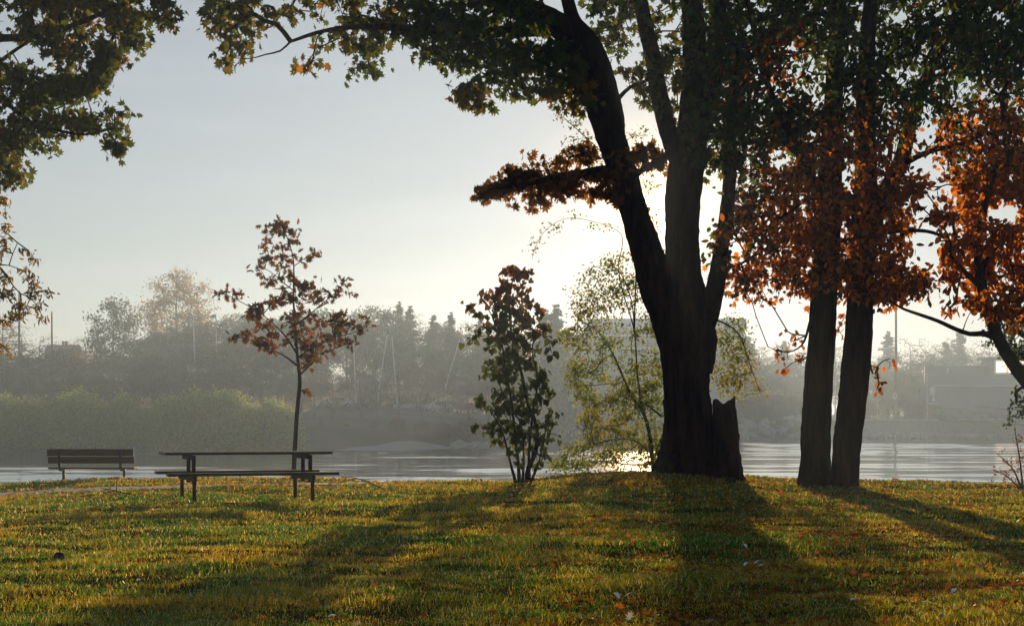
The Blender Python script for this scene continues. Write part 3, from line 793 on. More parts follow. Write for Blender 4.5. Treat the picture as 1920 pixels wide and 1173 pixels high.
E = [(510, 420, 22, 8), (540, 428, 20, 12), (500, 437, 14, 6), (552, 452, 13, 6), (497, 458, 13, 6), (525, 462, 15, 6), (545, 480, 17, 10), (590, 470, 12, 7), (576, 484, 12, 7), (503, 486, 17, 7), (486, 502, 11, 7), (527, 503, 13, 6), (520, 523, 13, 7), (495, 525, 13, 6), (547, 515, 13, 6), (563, 530, 20, 11), (527, 537, 11, 6), (578, 543, 26, 11), (640, 527, 13, 6), (651, 532, 6, 10), (625, 548, 16, 10), (662, 552, 8, 5), (598, 560, 22, 9), (540, 565, 28, 12), (415, 550, 13, 6), (447, 549, 17, 6), (430, 563, 10, 5), (510, 570, 20, 10), (482, 582, 22, 14), (552, 600, 18, 14), (575, 590, 20, 12), (468, 590, 12, 6), (495, 610, 15, 7), (520, 622, 14, 7), (565, 620, 18, 12), (630, 595, 20, 9), (600, 605, 13, 8), (660, 605, 26, 8), (690, 602, 12, 5), (680, 618, 14, 6), (630, 618, 18, 10), (445, 631, 15, 6), (470, 632, 18, 8), (495, 640, 22, 11), (520, 652, 14, 9), (540, 632, 10, 7), (560, 645, 18, 10), (600, 635, 20, 10), (640, 640, 18, 7), (665, 642, 12, 5), (585, 665, 16, 10), (610, 655, 14, 8), (577, 685, 12, 7), (590, 674, 12, 6), (568, 731, 4, 2)]
C5 = blobs(E, 8, YO, .7)
node = np.concatenate([q[0] for q in ok])
V, T = tubes(grow(node[node[:, 2] > 1.6], C5, rmin=.004, rmax=.014), 4)
link('branches', npmesh('branches', V, T, M['bark_dark'], smooth=True), root)
P = around(C5, 4, .055)
leaves('crown', P, .15, 'oak', palette(len(P), P, [(.03, .035, .005), (.06, .05, .005), (.16, .045, .005), (.10, .06, .006), (.04, .05, .006)], 1.2, 72), root, .2, .8)

# ---- broad-leaved shrub beside the maple ---------------------------------------------
YS = 32.0
root = empty('lilac_shrub', at(982, 898, YS), 'tall many-stemmed shrub with broad heart shaped leaves, red at its top', 'shrub')
spec = [
    [(988, 910, 5), (990, 880, 4.5), (1003, 850, 4), (1006, 800, 3.5), (990, 755, 3.2), (978, 700, 3), (962, 640, 2.4), (955, 580, 1.8), (960, 530, 1.2), (968, 500, .8)],
    [(974, 910, 4), (972, 870, 3), (966, 820, 2.5), (960, 760, 2.2), (948, 690, 1.8), (935, 620, 1.3), (905, 560, .8)],
    [(992, 910, 4), (992, 850, 2.5), (998, 780, 2), (1008, 710, 1.6), (998, 650, 1.2), (1010, 612, .8)],
    [(968, 908, 3.5), (955, 860, 2), (942, 810, 1.6), (915, 765, 1), (892, 745, .6)],
    [(995, 905, 3), (1012, 860, 1.6), (1022, 810, 1.2), (1030, 770, .8)],
    [(980, 905, 3), (982, 850, 2), (978, 800, 1.5), (945, 740, 1), (925, 690, .7)],
    [(955, 650, 1), (920, 630, .8), (885, 632, .5)], [(975, 690, 1), (940, 650, .8), (900, 600, .6), (882, 576, .5)],
]
sh = limbs(spec, YS)
trunk_mesh(root, sh, M['bark_dark'], 9, .08, 8, 'stems')
E = [(960, 500, 11, 9), (977, 508, 18, 9), (993, 516, 7, 5), (955, 525, 13, 10), (977, 540, 14, 8), (950, 550, 20, 12), (900, 562, 11, 6), (915, 548, 13, 5), (886, 575, 8, 5), (900, 590, 12, 6), (930, 565, 17, 9), (960, 570, 22, 14), (1000, 570, 9, 8), (985, 560, 11, 8), (1005, 582, 8, 6), (945, 595, 22, 12), (980, 600, 20, 12), (920, 612, 13, 7), (950, 620, 24, 12), (881, 631, 8, 4), (900, 625, 8, 4), (935, 640, 12, 8), (965, 635, 18, 10), (1010, 615, 18, 9), (1000, 630, 12, 6), (1030, 630, 10, 6), (1036, 655, 8, 6), (1000, 650, 14, 6), (960, 660, 18, 12), (926, 650, 6, 5), (975, 680, 28, 13), (930, 680, 17, 8), (912, 690, 8, 6), (1010, 700, 13, 10), (950, 700, 20, 12), (1000, 720, 20, 10), (920, 700, 13, 7), (940, 735, 17, 9), (890, 745, 10, 5), (905, 755, 12, 7), (970, 740, 22, 11), (1032, 733, 12, 6), (1015, 750, 14, 7), (950, 765, 22, 12), (990, 770, 24, 12), (1036, 770, 6, 6), (925, 765, 11, 6), (920, 800, 12, 8), (896, 800, 6, 6), (950, 795, 22, 12), (990, 800, 24, 12), (1025, 790, 13, 8), (940, 820, 14, 9), (970, 825, 18, 10), (1010, 820, 18, 10), (1036, 815, 6, 8), (952, 845, 9, 6), (1013, 850, 9, 10), (967, 862, 6, 5), (1010, 875, 4, 5), (985, 845, 10, 8)]
C6 = blobs(E, 8, YS, .6)
node = np.concatenate([q[0] for q in sh])
V, T = tubes(grow(node[node[:, 2] > .6], C6, rmin=.004, rmax=.012), 4)
link('branches', npmesh('branches', V, T, M['bark_dark'], smooth=True), root)
P = around(C6, 5, .07)
cols = palette(len(P), P, [(.025, .045, .01), (.05, .075, .014), (.09, .1, .015)], 1.2, 82)
hot = np.clip((P[:, 2] - 2.9) / 1.8 + rng.normal(size=len(P)) * .25, 0, 1)[:, None]
cols = cols * (1 - hot) + palette(len(P), P, RUST, 1.2, 83) * hot * .7
leaves('crown', P, .13, 'heart', cols, root, .75, .8)

# ---- fine-leaved small tree behind the maple ---------------------------------------
YF = 35.2
root = empty('elm_tree', at(1226, 885, YF), 'thin small-leaved tree tucked against the left side of the huge trunk', 'tree')
spec = [
    [(1228, 905, 4.5), (1224, 870, 4), (1219, 820, 3.4), (1208, 778, 3), (1185, 742, 2.6), (1168, 705, 2.2), (1150, 665, 1.6), (1120, 620, 1.2), (1085, 600, .8)],
    [(1222, 850, 2), (1190, 826, 1.3), (1130, 828, 1), (1085, 850, .7)],
    [(1240, 780, 2), (1215, 760, 1.5), (1180, 740, 1)],
    [(1205, 775, 2), (1195, 700, 1.6), (1190, 620, 1.3), (1180, 550, 1), (1150, 500, .8), (1110, 500, .5)],
    [(1190, 620, 1.2), (1160, 500, 1), (1165, 440, .8), (1110, 415, .6), (1060, 410, .5), (1020, 435, .4), (1000, 470, .3)],
    [(1224, 870, 2), (1180, 870, 1.2), (1110, 865, .8), (1060, 880, .5)],
    [(1226, 860, 3, .6), (1290, 700, 2.4, 1), (1340, 600, 2, 1), (1380, 620, 1.5, 1), (1405, 680, 1, 1), (1425, 735, .5, 1)],
    [(1190, 620, 1.4, .5), (1185, 420, 1.2, .6), (1140, 300, 1, .7), (1090, 250, .8, .7), (1050, 215, .5, .7)],
]
fn = limbs(spec, YF)
trunk_mesh(root, fn, M['bark_dark'], 8, .05, 9)
PF1 = [(1047, 625), (1085, 600), (1130, 640), (1180, 620), (1245, 640), (1245, 880), (1200, 878), (1120, 872), (1045, 890), (1038, 872), (1062, 838), (1088, 818), (1092, 760), (1076, 740), (1062, 700), (1070, 665)]
PF2 = [(1062, 545), (1090, 510), (1150, 478), (1215, 470), (1245, 620), (1130, 640), (1085, 600)]
PF3 = [(1325, 590), (1400, 595), (1412, 690), (1436, 738), (1420, 745), (1400, 700), (1392, 755), (1340, 735)]
hz = [(1150, 700, 16, 10), (1130, 730, 18, 14), (1100, 850, 10, 6), (1180, 800, 12, 8), (1140, 780, 12, 10)]
C7 = np.concatenate([fill(PF1, 900, YF, .9, .40, 2.2, 91, hz), fill(PF2, 320, YF, .9, .42, 2.4, 92), fill(PF3, 190, YF + .8, .5, .4, 2.2, 93),
                     blobs([(1040, 300, 4, 3)], 1, YF, .1),
                     blobs([(1000, 470, 5, 10), (1010, 450, 8, 8), (1030, 435, 10, 6), (1045, 425, 10, 8), (1080, 405, 12, 5), (1110, 420, 10, 4), (1140, 425, 14, 4), (1050, 215, 12, 8), (1075, 230, 14, 10), (1070, 265, 14, 8), (1100, 250, 14, 10), (1095, 290, 12, 10), (1120, 300, 12, 8), (1060, 290, 8, 5), (1205, 350, 22, 14), (1225, 420, 10, 22), (1228, 460, 8, 16), (1210, 320, 14, 8), (1195, 250, 20, 12), (1215, 390, 16, 12)], 6, YF, .5)])
node = np.concatenate([q[0] for q in fn])
V, T = tubes(grow(node[node[:, 2] > .3], C7, rmin=.003, rmax=.012), 3)
link('branches', npmesh('branches', V, T, M['bark_dark'], smooth=True), root)
P = around(C7, 10, .10)
leaves('crown', P, .07, 'chip', palette(len(P), P, [(.05, .11, .006), (.14, .22, .01), (.28, .27, .015), (.32, .17, .012)], 1.2, 94), root, .4)

# ---- compound-leaved sprays at the left edge -----------------------------------------
YW = 20.0
root = empty('ash_tree', (-9.5, YW, 0), 'golden hanging leaf sprays at the left edge below the green boughs', 'tree')
spec = [[(-465, 990, 26), (-470, 800, 22), (-460, 600, 18), (-420, 400, 14), (-350, 250, 9)], [(-440, 480, 9), (-250, 420, 6), (-100, 430, 4), (-20, 480, 3), (15, 520, 2)], [(-20, 480, 1.6), (15, 500, 1.3), (22, 480, .9), (33, 455, .7)],
        [(15, 520, 1.4), (35, 548, 1), (60, 560, .8), (78, 590, .6)], [(-100, 430, 2), (-20, 380, 1.2), (10, 372, .7)], [(-200, 430, 2.5), (-80, 600, 1.6), (-10, 640, 1), (20, 655, .6)]]
aw = limbs(spec, YW); trunk_mesh(root, aw, M['bark'], 14, .05, 2)
E = [(2, 375, 8, 10), (8, 398, 4, 4), (8, 425, 10, 8), (6, 450, 9, 8), (4, 475, 8, 12), (47, 468, 9, 4), (60, 482, 8, 5), (66, 488, 5, 3), (48, 505, 8, 6), (58, 520, 9, 6), (8, 520, 16, 8), (62, 535, 12, 6), (62, 552, 10, 8), (84, 547, 9, 5), (12, 548, 18, 9), (40, 570, 16, 6), (73, 575, 10, 8), (28, 588, 18, 8), (78, 598, 6, 8), (8, 600, 12, 8), (48, 580, 8, 5), (4, 648, 8, 6), (16, 658, 8, 5), (-30, 500, 20, 30), (-40, 600, 20, 30), (-35, 420, 20, 20)]
C8 = blobs(E, 20, YW, .3)
node = np.concatenate([q[0] for q in aw[1:]])
V, T = tubes(grow(node, C8, rmin=.0025, rmax=.008), 4)
link('branches', npmesh('branches', V, T, M['bark_dark'], smooth=True), root)
P = around(C8, 5, .03)
leaves('crown', P, .072, 'narrow', palette(len(P), P, [(.10, .09, .008), (.25, .16, .01), (.4, .2, .01)], 2, 94), root, .5)

# ---- small rust bush at lower right ------------------------------------------------
YB = 31.5
root = empty('waterside_bush', at(1915, 908, YB), 'low twiggy bush with small rust leaves on the bank at far right', 'shrub')
spec = [[(1915, 915, 2), (1900, 880, 1.2), (1870, 850, .6)], [(1918, 915, 2), (1912, 860, 1.4), (1902, 800, .6)], [(1912, 915, 1.6), (1885, 890, 1), (1862, 880, .5)], [(1925, 915, 2), (1935, 850, 1.5), (1940, 800, .8)]]
bh = limbs(spec, YB); trunk_mesh(root, bh, M['bark_dark'], 6, .05, 2, 'stems')
C9 = blobs([(1902, 815, 8, 8), (1912, 835, 10, 12), (1915, 865, 14, 16), (1885, 862, 10, 8), (1900, 885, 16, 14), (1868, 885, 10, 10), (1880, 845, 6, 6), (1890, 895, 22, 8), (1940, 840, 14, 24), (1940, 885, 20, 16), (1858, 898, 8, 5)], 9, YB, .3)
node = np.concatenate([q[0] for q in bh])
V, T = tubes(grow(node, C9, rmin=.003, rmax=.01), 3)
link('branches', npmesh('branches', V, T, M['bark_dark'], smooth=True), root)
P = around(C9, 3, .035)
leaves('crown', P, .055, 'oval', palette(len(P), P, [(.08, .05, .02), (.18, .08, .02), (.28, .10, .02)], 2, 94), root, .0)

# ------------------------------------------------------------------ bench
YBn = 34.7
bx_, by_ = at(169.5, 0, YBn)[:2]
bz_ = float(ground_z(bx_ + .1, YBn + .2))
bench = empty('park_bench', (bx_, by_, bz_), 'slatted wooden bench on curved metal supports facing the river', 'bench', rz=R(1.5))
def bz(z): return z - bz_
MB().box((0, 0, bz(.54)), (1.86, .04, .15)).build('backrest_plank', M['plank'], bench, .006)
MB().box((.012, .03, bz(.375)), (1.86, .04, .145)).build('backrest_plank', M['plank'], bench, .006)
for k in range(3):
    MB().box((.0, .13 + k * .135, bz(.195)), (1.86, .12, .04)).build('seat_plank', M['plank'], bench, .006)
for sx in (-.66, .655):
    s_ = MB()
    pts = [(-.045, .60), (-.035, .40), (-.03, .27), (-.005, .19), (.06, .15), (.2, .145), (.42, .15), (.46, .17)]
    for a, c in zip(pts[:-1], pts[1:]):
        s_.beam((sx, a[0], bz(a[1])), (sx, c[0], bz(c[1])), .055, .03)
    s_.beam((sx + .02, .26, bz(.15)), (sx + .02, .26, -.1), .055)
    s_.box((sx, -.03, bz(.6)), (.06, .05, .02))
    s_.build('bench_support', M['steel'], bench, .004)

# ------------------------------------------------------------------ picnic table
YP = 24.0
c = at(461, 0, YP)
gz = CH - (933 - HY) / F * YP
tb = empty('picnic_table', (c[0], c[1], gz), 'long dark picnic table with two attached bench seats standing on the grass', 'picnic table', rz=R(20))
H = .726 + .015 - gz
for k in range(5):
    MB().box((0, (k - 2) * .15, H - .02), (2.48, .14, .04)).build('tabletop_plank', M['plank_dark'], tb, .005)
hs_ = CH - (884.5 - HY) / F * (YP - .25) - gz
for sy in (-1, 1):
    se = MB()
    se.box((0, sy * .64, hs_ - .02), (2.5, .25, .042))
    se.build('seat', M['plank_dark'], tb, .005)
for sx in (-1, 1):
    fr = MB()
    X = sx * .87
    fr.beam((X, -.36, H - .075), (X, .36, H - .075), .05, .07)
    fr.beam((X, -.74, hs_ - .08), (X, .74, hs_ - .08), .05, .075)
    for yy in (-.25, .25):
        fr.beam((X + .055, yy, H - .05), (X + .055, yy, hs_ - .16), .045, .055)
    fr.build('end_frame', M['steel_brown'], tb, .004)
    for yy in (-.6, .6):
        MB().beam((X + .01, yy, hs_ - .12), (X + .01, yy, -.12), .046, .05).build('leg', M['steel_brown'], tb, .004)

# ------------------------------------------------------------------ far shore planting
def far_at(px, D):
    x = (px - 960) / F * D
    return np.array((x, D, float(far_z(np.array([x]), np.array([D]))[0])))

def proto(kind, v):
    root = bpy.data.objects.new({'bare': 'bare_tree', 'round': 'leafy_tree', 'conifer': 'conifer_tree', 'willow': 'willow_shrub', 'red': 'red_shrub', 'fine': 'golden_tree'}[kind], None)
    COL.objects.link(root)
    H = 10.0
    if kind in ('bare', 'fine', 'round'):
        n = {'bare': 330, 'fine': 260, 'round': 200}[kind]
        u = rng.normal(size=(n, 3)); u /= np.linalg.norm(u, axis=1, keepdims=True)
        r_ = rng.uniform(.15, 1, (n, 1)) ** .45
        C = np.array((0, 0, 5.9)) + u * r_ * np.array((3.3, 3.3, 4.0))
        C = C[(noise3(C, .45, v) > .33)]
        tr = resample([(0, 0, -.6), (0.05, 0, 1.5), (.15 * (v - 1), .1, 3.5), (.1, 0, 6), (0, 0, 8.6)], [.2, .16, .13, .09, .03], .4)
        if kind == 'fine':
            extra = [resample([(0, 0, .3), (s_ * .8, .2, 3), (s_ * 1.8, .3, 7)], [.1, .08, .03], .4) for s_ in (-1, 1)]
        else:
            extra = [resample([(0, 0, 1.5), (s_ * .8, .2, 3.4), (s_ * 1.6, .3, 6.5)], [.1, .07, .03], .4) for s_ in (-1, 1)]
        paths = [tr] + extra
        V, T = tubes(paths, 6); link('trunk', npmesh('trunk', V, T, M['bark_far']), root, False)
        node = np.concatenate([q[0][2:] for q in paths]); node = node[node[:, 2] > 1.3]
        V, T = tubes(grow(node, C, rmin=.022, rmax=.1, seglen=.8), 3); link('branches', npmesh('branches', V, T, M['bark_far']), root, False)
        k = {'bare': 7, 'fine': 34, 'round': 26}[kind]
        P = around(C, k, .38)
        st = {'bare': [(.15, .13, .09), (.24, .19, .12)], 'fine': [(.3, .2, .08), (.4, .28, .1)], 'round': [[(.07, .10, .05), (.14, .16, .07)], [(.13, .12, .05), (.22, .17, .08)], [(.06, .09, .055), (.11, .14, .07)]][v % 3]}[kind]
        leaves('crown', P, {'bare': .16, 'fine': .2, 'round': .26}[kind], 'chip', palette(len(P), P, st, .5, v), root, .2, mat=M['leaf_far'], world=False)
    elif kind == 'conifer':
        V, T = tubes([resample([(0, 0, -.6), (0, 0, 4), (.05, 0, 9.9)], [.2, .13, .02], .6)], 6)
        link('trunk', npmesh('trunk', V, T, M['bark_far']), root, False)
        pts, ps = [], []
        z = 1.2
        while z < 9.8:
            m_ = rng.integers(7, 11); rr = 2.3 * (1 - z / 10.1) ** .95 * rng.uniform(.7, 1.15) + .12
            for a in rng.uniform(0, 2 * np.pi, m_):
                l_ = rr * rng.uniform(.35, 1.3)
                zb = z + rng.uniform(-.35, .35); tip = np.array((math.cos(a) * l_, math.sin(a) * l_, zb + l_ * rng.uniform(-.2, .25)))
                ps.append((np.array([(0, 0, zb), tip]), np.array([.03, .01])))
                t_ = rng.uniform(.15, 1, int(16 + 34 * l_))[:, None]
                pts.append(np.array((0, 0, zb)) + (tip - np.array((0, 0, zb))) * t_ + rng.normal(size=(len(t_), 3)) * (.03 + .09 * l_ * (1.1 - t_)) * np.array((1, 1, 1)))
            z += rng.uniform(.2, .42)
        V, T = tubes(ps, 3); link('branches', npmesh('branches', V, T, M['bark_far']), root, False)
        P = np.concatenate(pts)
        leaves('crown', P, .17, 'chip', palette(len(P), P, [(.045, .08, .045), (.09, .12, .06)], .5, v), root, .3, mat=M['leaf_far'], world=False)
    else:
        n = 260
        a = rng.uniform(0, 2 * np.pi, n); r_ = np.sqrt(rng.uniform(0, 1, n))
        zz = rng.uniform(.5, 10, n) ** 1
        rad = 6.2 * np.sqrt(np.clip(1 - (zz / 10.4) ** 2, 0, 1)) * (0.75 + .25 * zz / 10)
        C = np.stack([np.cos(a) * r_ * rad, np.sin(a) * r_ * rad, zz], 1)
        base = np.stack([rng.uniform(-1, 1, 14), rng.uniform(-1, 1, 14), np.full(14, .2)], 1)
        V, T = tubes(grow(base, C, rmin=.02, rmax=.09, pen=.15, seglen=1), 3)
        link('stems', npmesh('stems', V, T, M['bark_far']), root, False)
        P = around(C, 22, .7, 1.2)
        P = P[P[:, 2] > 0]
        st = [(.28, .38, .07), (.42, .48, .08), (.2, .3, .06)] if kind == 'willow' else [(.14, .08, .06), (.2, .1, .07)]
        leaves('crown', P, .5, 'chip', palette(len(P), P, st, .4, v), root, .0, .3, mat=M['leaf_far'], world=False)
    return root

def copy_tree(o):
    r_ = o.copy(); COL.objects.link(r_)
    for ch in o.children:
        c_ = ch.copy(); COL.objects.link(c_); c_.parent = r_
    return r_
P_ = {}
used = set()
ORD = ['leftmost', 'second', 'third', 'fourth', 'fifth', 'sixth', 'seventh', 'eighth', 'ninth', 'tenth', 'eleventh', 'twelfth', 'thirteenth', 'fourteenth', 'fifteenth',
       'sixteenth', 'seventeenth', 'eighteenth', 'nineteenth', 'twentieth', 'twenty-first', 'twenty-second', 'twenty-third', 'twenty-fourth', 'twenty-fifth', 'twenty-sixth', 'twenty-seventh', 'twenty-eighth', 'twenty-ninth', 'thirtieth']
def plant(kind, px, top, D, label, group=None, wide=1.0, cat='tree'):
    v = random.randrange({'round': 3, 'bare': 2, 'conifer': 2, 'willow': 2, 'red': 1, 'fine': 1}[kind])
    if (kind, v) not in P_: P_[(kind, v)] = proto(kind, v)
    src = P_[(kind, v)]
    if (kind, v) in used: o = copy_tree(src)
    else: o = src; used.add((kind, v))
    loc = far_at(px, D)
    h = CH + (HY - top) / F * D - loc[2]
    s_ = h / 10.0
    o.location = tuple(loc); o.rotation_euler = (0, 0, random.uniform(0, 6.28)); o.scale = (s_ * wide, s_ * wide, s_)
    tag(o, label, cat, group)
    return o
def row(kind, items, D, what, group, wide=1.0, cat='tree', jD=6):
    items = sorted(items)
    for i_, (px, top) in enumerate(items):
        nm = 'leftmost' if i_ == 0 else ('rightmost' if i_ == len(items) - 1 else ORD[i_] + ' from the left')
        plant(kind, px, top, D + random.uniform(-jD, jD), f'{nm} of the {what}', group, wide * random.uniform(.9, 1.15), cat)
J = lambda a: random.uniform(-a, a)
row('willow', [(px + J(12), 756 + J(17) + (8 if px < 60 else 0)) for px in range(-40, 560, 40)], 152.5, 'yellow-green willow bushes lining the far bank', 'willow bushes on the far bank', .95, 'bush', 1.2)
row('willow', [(px + J(12), 772 + J(10)) for px in range(-20, 570, 50)], 156, 'low olive bushes filling the bank behind the willow bushes', 'low bushes behind the willows', 1.1, 'bush', 1.5)
row('red', [(560, 785), (600, 790), (650, 795), (700, 790), (745, 786), (790, 792), (835, 796), (880, 790)], 175, 'brown brush clumps above the sandy spit', 'brush above the sandy spit', 1.5, 'bush', 2)
row('bare', [(px + J(10), 668 + J(16)) for px in range(-50, 560, 50)] , 186, 'bare grey trees behind the willow bushes', 'bare trees behind the willows', 1.25)
row('round', [(px + J(10), 655 + J(16)) for px in range(-60, 560, 44)], 205, 'misty leafy trees in the middle tier of left bank', 'misty leafy trees of the middle tier', 1.3)
row('bare', [(px + J(8), 690 + J(18)) for px in range(585, 960, 42)], 192, 'bare willowy trees growing in front of the car park', 'bare trees by the car park', 1.2)
row('round', [(600, 668), (655, 672), (700, 660), (745, 652), (800, 650), (850, 655), (905, 660), (950, 668), (995, 672), (1010, 690)], 238, 'misty round trees behind the parked cars', 'misty trees behind the cars', 1.3)
row('round', [(370, 604), (400, 594), (440, 586), (480, 590), (520, 596), (560, 586), (610, 578), (650, 584), (700, 572), (725, 580), (830, 606), (880, 604), (930, 606), (970, 604), (340, 612), (300, 622), (275, 628)], 262, 'dark trees topping the wooded hill', 'trees on the hilltop', 1.2)
row('conifer', [(748, 566), (768, 574), (812, 590), (845, 586), (900, 596), (1022, 582), (1042, 572), (290, 600)], 268, 'pointed spruces on the hill skyline', 'spruces on the hill skyline', 1.3)
row('bare', [(px + J(10), 590 + J(12)) for px in range(420, 1040, 58)], 270, 'bare feathery trees along the hill skyline', 'feathery trees on the hill skyline', 1.2)
row('bare', [(5, 590), (40, 612), (75, 622), (130, 632), (160, 628), (255, 622)], 236, 'thin bare trees against the sky at far left', 'thin bare trees at far left', 1.3)
plant('round', 213, 556, 225, 'broad ragged-crowned tree rising alone above the left bank', None, .85)
plant('fine', 332, 506, 270, 'tall feathery golden tree standing above the hill skyline', None, 1.0)
row('conifer', [(1402, 628), (1470, 640), (1665, 622), (1775, 640), (1800, 618), (1885, 628), (1965, 622)], 418, 'pale hazy conifers beyond the marina', 'hazy conifers beyond the marina', 1.6)
row('bare', [(px + J(12), 640 + J(16)) for px in range(1345, 2010, 40)], 430, 'feathery hazy trees beyond the marina', 'feathery trees beyond the marina', 1.1)
row('round', [(px + J(8), 672 + J(10)) for px in range(1250, 2010, 48)], 400, 'pale hazy leafy trees beyond the marina', 'hazy leafy trees beyond the marina', 1.2)
row('willow', [(px, 742 + J(8)) for px in range(1340, 2010, 62)], 385, 'pale scrub bushes filling the gaps beyond the marina', 'scrub beyond the marina', 1.1, 'bush', 3)
row('red', [(1395, 752), (1425, 744), (1455, 742), (1485, 748), (1515, 750)], 304, 'reddish hedge bushes above the rock bank', 'reddish bushes above the rocks', 1.4, 'bush', 2)
row('red', [(1625, 752), (1700, 748), (1722, 752), (1758, 762)], 306, 'dark reddish bushes beside the sign posts', 'reddish bushes by the sign posts', 1.2, 'bush', 2)
row('round', [(1665, 706), (1700, 690), (1722, 702)], 322, 'soft green trees left of the slate building', 'green trees by the slate building', .9)
row('willow', [(1050, 765), (1078, 770), (1100, 768)], 292, 'tufted shrubs below the pale block', 'shrubs below the pale block', .6, 'bush', 1)

# ------------------------------------------------------------------ far buildings and fittings
def fb(px0, px1, y0, y1, D, depth):
    a = at(px0, y1, D); b_ = at(px1, y0, D)
    return ((a[0] + b_[0]) / 2, D + depth / 2, (a[2] + b_[2]) / 2), (b_[0] - a[0], depth, b_[2] - a[2])
def fbox(mb, px0, px1, y0, y1, D, depth, off):
    c_, d_ = fb(px0, px1, y0, y1, D, depth); return mb.box(Vector(c_) - Vector(off), d_)
g = Vector(far_at(1150, 300))
o = empty('concrete_building', g, 'large pale grey block building with a small window across the water', 'building')
fbox(MB(), 1028, 1320, 654, 800, 300, 18, g).build('wall', M['greywall'], o)
fbox(MB(), 1046, 1310, 630, 653.6, 304, 12, g).build('upper_storey', M['tanwall'], o)
fbox(fbox(MB(), 1026, 1322, 651, 654.2, 299.6, .5, g), 1042, 1312, 627, 630.5, 303.6, 12.8, g).build('roof_edge', M['white'], o)
wn = fbox(MB(), 1034, 1061, 682, 706, 299.86, .3, g).build('window', M['white'], o)
wp = fbox(fbox(MB(), 1036, 1052, 684, 703.5, 299.8, .15, g), 1054, 1059.5, 684, 703.5, 299.8, .15, g).build('window_pane', M['glass'], wn)
fbox(MB(), 1038, 1047, 738, 772, 299.9, .4, g).build('doorway', M['wall_dark'], o)
g = Vector(far_at(1200, 340))
o = empty('metal_roofed_hall', g, 'long hall with pale blue metal roof behind the small-leaved tree', 'building')
q = [Vector(at(x, y, D)) - g for x, y, D in ((1092, 614, 334), (1400, 614, 334), (1400, 597, 344), (1108, 597, 344))]
MB().prism(q, (0, 0, -.35)).build('roof', M['roof_blue'], o)
fbox(MB(), 1098, 1395, 615, 790, 336, 16, g).build('wall', M['greywall'], o)
g = Vector(far_at(1850, 312))
o = empty('boathouse', g, 'long slate grey waterfront building with white fascia and a lit dormer window', 'building')
fbox(MB(), 1754, 2040, 724, 800, 312, 14, g).build('wall', M['wall_dark'], o)
q = [Vector(at(x, y, D)) - g for x, y, D in ((1734, 723, 310.5), (2060, 723, 310.5), (2060, 685, 318), (1734, 685, 318))]
rf = MB().prism(q, (0, .5, -.35)).build('roof', M['roof_dark'], o)
fbox(MB(), 1775.5, 1778.5, 689, 699, 312.5, .4, g).build('vent', M['white'], rf)
fbox(MB(), 1752, 2045, 722, 724.2, 310.0, .3, g).build('fascia', M['white'], o)
fbox(MB(), 1752, 1860, 684, 686, 317.6, .3, g).build('ridge', M['white'], o)
fbox(MB(), 1746, 1752, 724, 741, 309.8, 1, g).build('corner_post', M['white'], o)
dm = fbox(fbox(MB(), 1862, 1960, 672, 712, 313, 8, g), 1856, 1966, 668.5, 671.5, 312.4, 9, g).build('dormer', M['wall_dark'], o)
fbox(MB(), 1864, 1952, 674, 702, 312.7, .28, g).build('window_frame', M['white'], dm)
for a_, b_ in ((1868, 1887), (1890, 1908), (1911, 1930)):
    fbox(MB(), a_, b_, 677, 698, 312.6, .15, g).build('window_pane', M['lit'], dm)
g = Vector(far_at(118, 256))
o = empty('small_house', g, 'low dark house roof with two chimneys on the skyline at far left', 'house')
fbox(MB(), 88, 150, 655, 700, 256, 9, g).build('wall', M['greywall'], o)
q = [Vector(at(x, y, D)) - g for x, y, D in ((84, 656, 255), (154, 656, 255), (150, 646, 260), (88, 646, 260))]
rf = MB().prism(q, (0, .3, -.3)).build('roof', M['roof_dark'], o)
for a_ in (118, 124): fbox(MB(), a_ - 2, a_ + 2, 639, 650, 259.5, .8, g).build('chimney', M['roof_dark'], rf)
# quay
g = Vector((0, 0, 0))
c_, d_ = fb(1540, 2600, 787, 830, 287, 5)
qo = empty('quay_wall', (c_[0], 287, WATER), 'low concrete quay wall at the water edge on the right', 'wall')
off = Vector(qo.location)
MB().box(Vector(c_) - off, d_).build('wall_face', M['concrete'], qo)
c2, d2 = fb(1538, 2602, 785.4, 787.2, 286.6, 5.6)
MB().box(Vector(c2) - off, d2).build('coping', M['white'], qo)
# gangways
def truss(name, label, tA, tB, bA, bB, n, D):
    a = Vector(at(*bA, D)); o = empty(name, a, label, 'gangway', 'marina gangways')
    for sd in (0, 1.6):
        mb = MB(); w_ = Vector((0, sd, 0))
        P0, P1, Q0, Q1 = [Vector(at(*q, D)) - a + w_ for q in (tA, tB, bA, bB)]
        mb.beam(P0, P1, .16); mb.beam(Q0, Q1, .16)
        for k in range(n):
            u0, u1 = k / n, (k + 1) / n; um = (u0 + u1) / 2
            mb.beam(Q0.lerp(Q1, u0), P0.lerp(P1, um), .09); mb.beam(P0.lerp(P1, um), Q0.lerp(Q1, u1), .09)
        mb.beam(P0, Q0, .12); mb.build('side_truss', M['steel'], o)
    mb = MB(); mb.beam(Q0 + Vector((0, -.8, .12)), Q1 + Vector((0, -.8, .12)), 1.4, .08); mb.build('deck', M['concrete'], o)
truss('gangway', 'nearer steel truss gangway sloping down from the quay', (1757, 762), (1935, 786), (1764, 786), (1935, 797), 6, 284)
truss('gangway', 'further steel truss gangway overlapping the nearer one at right', (1834, 761), (1990, 777), (1842, 785), (1990, 792), 6, 297)

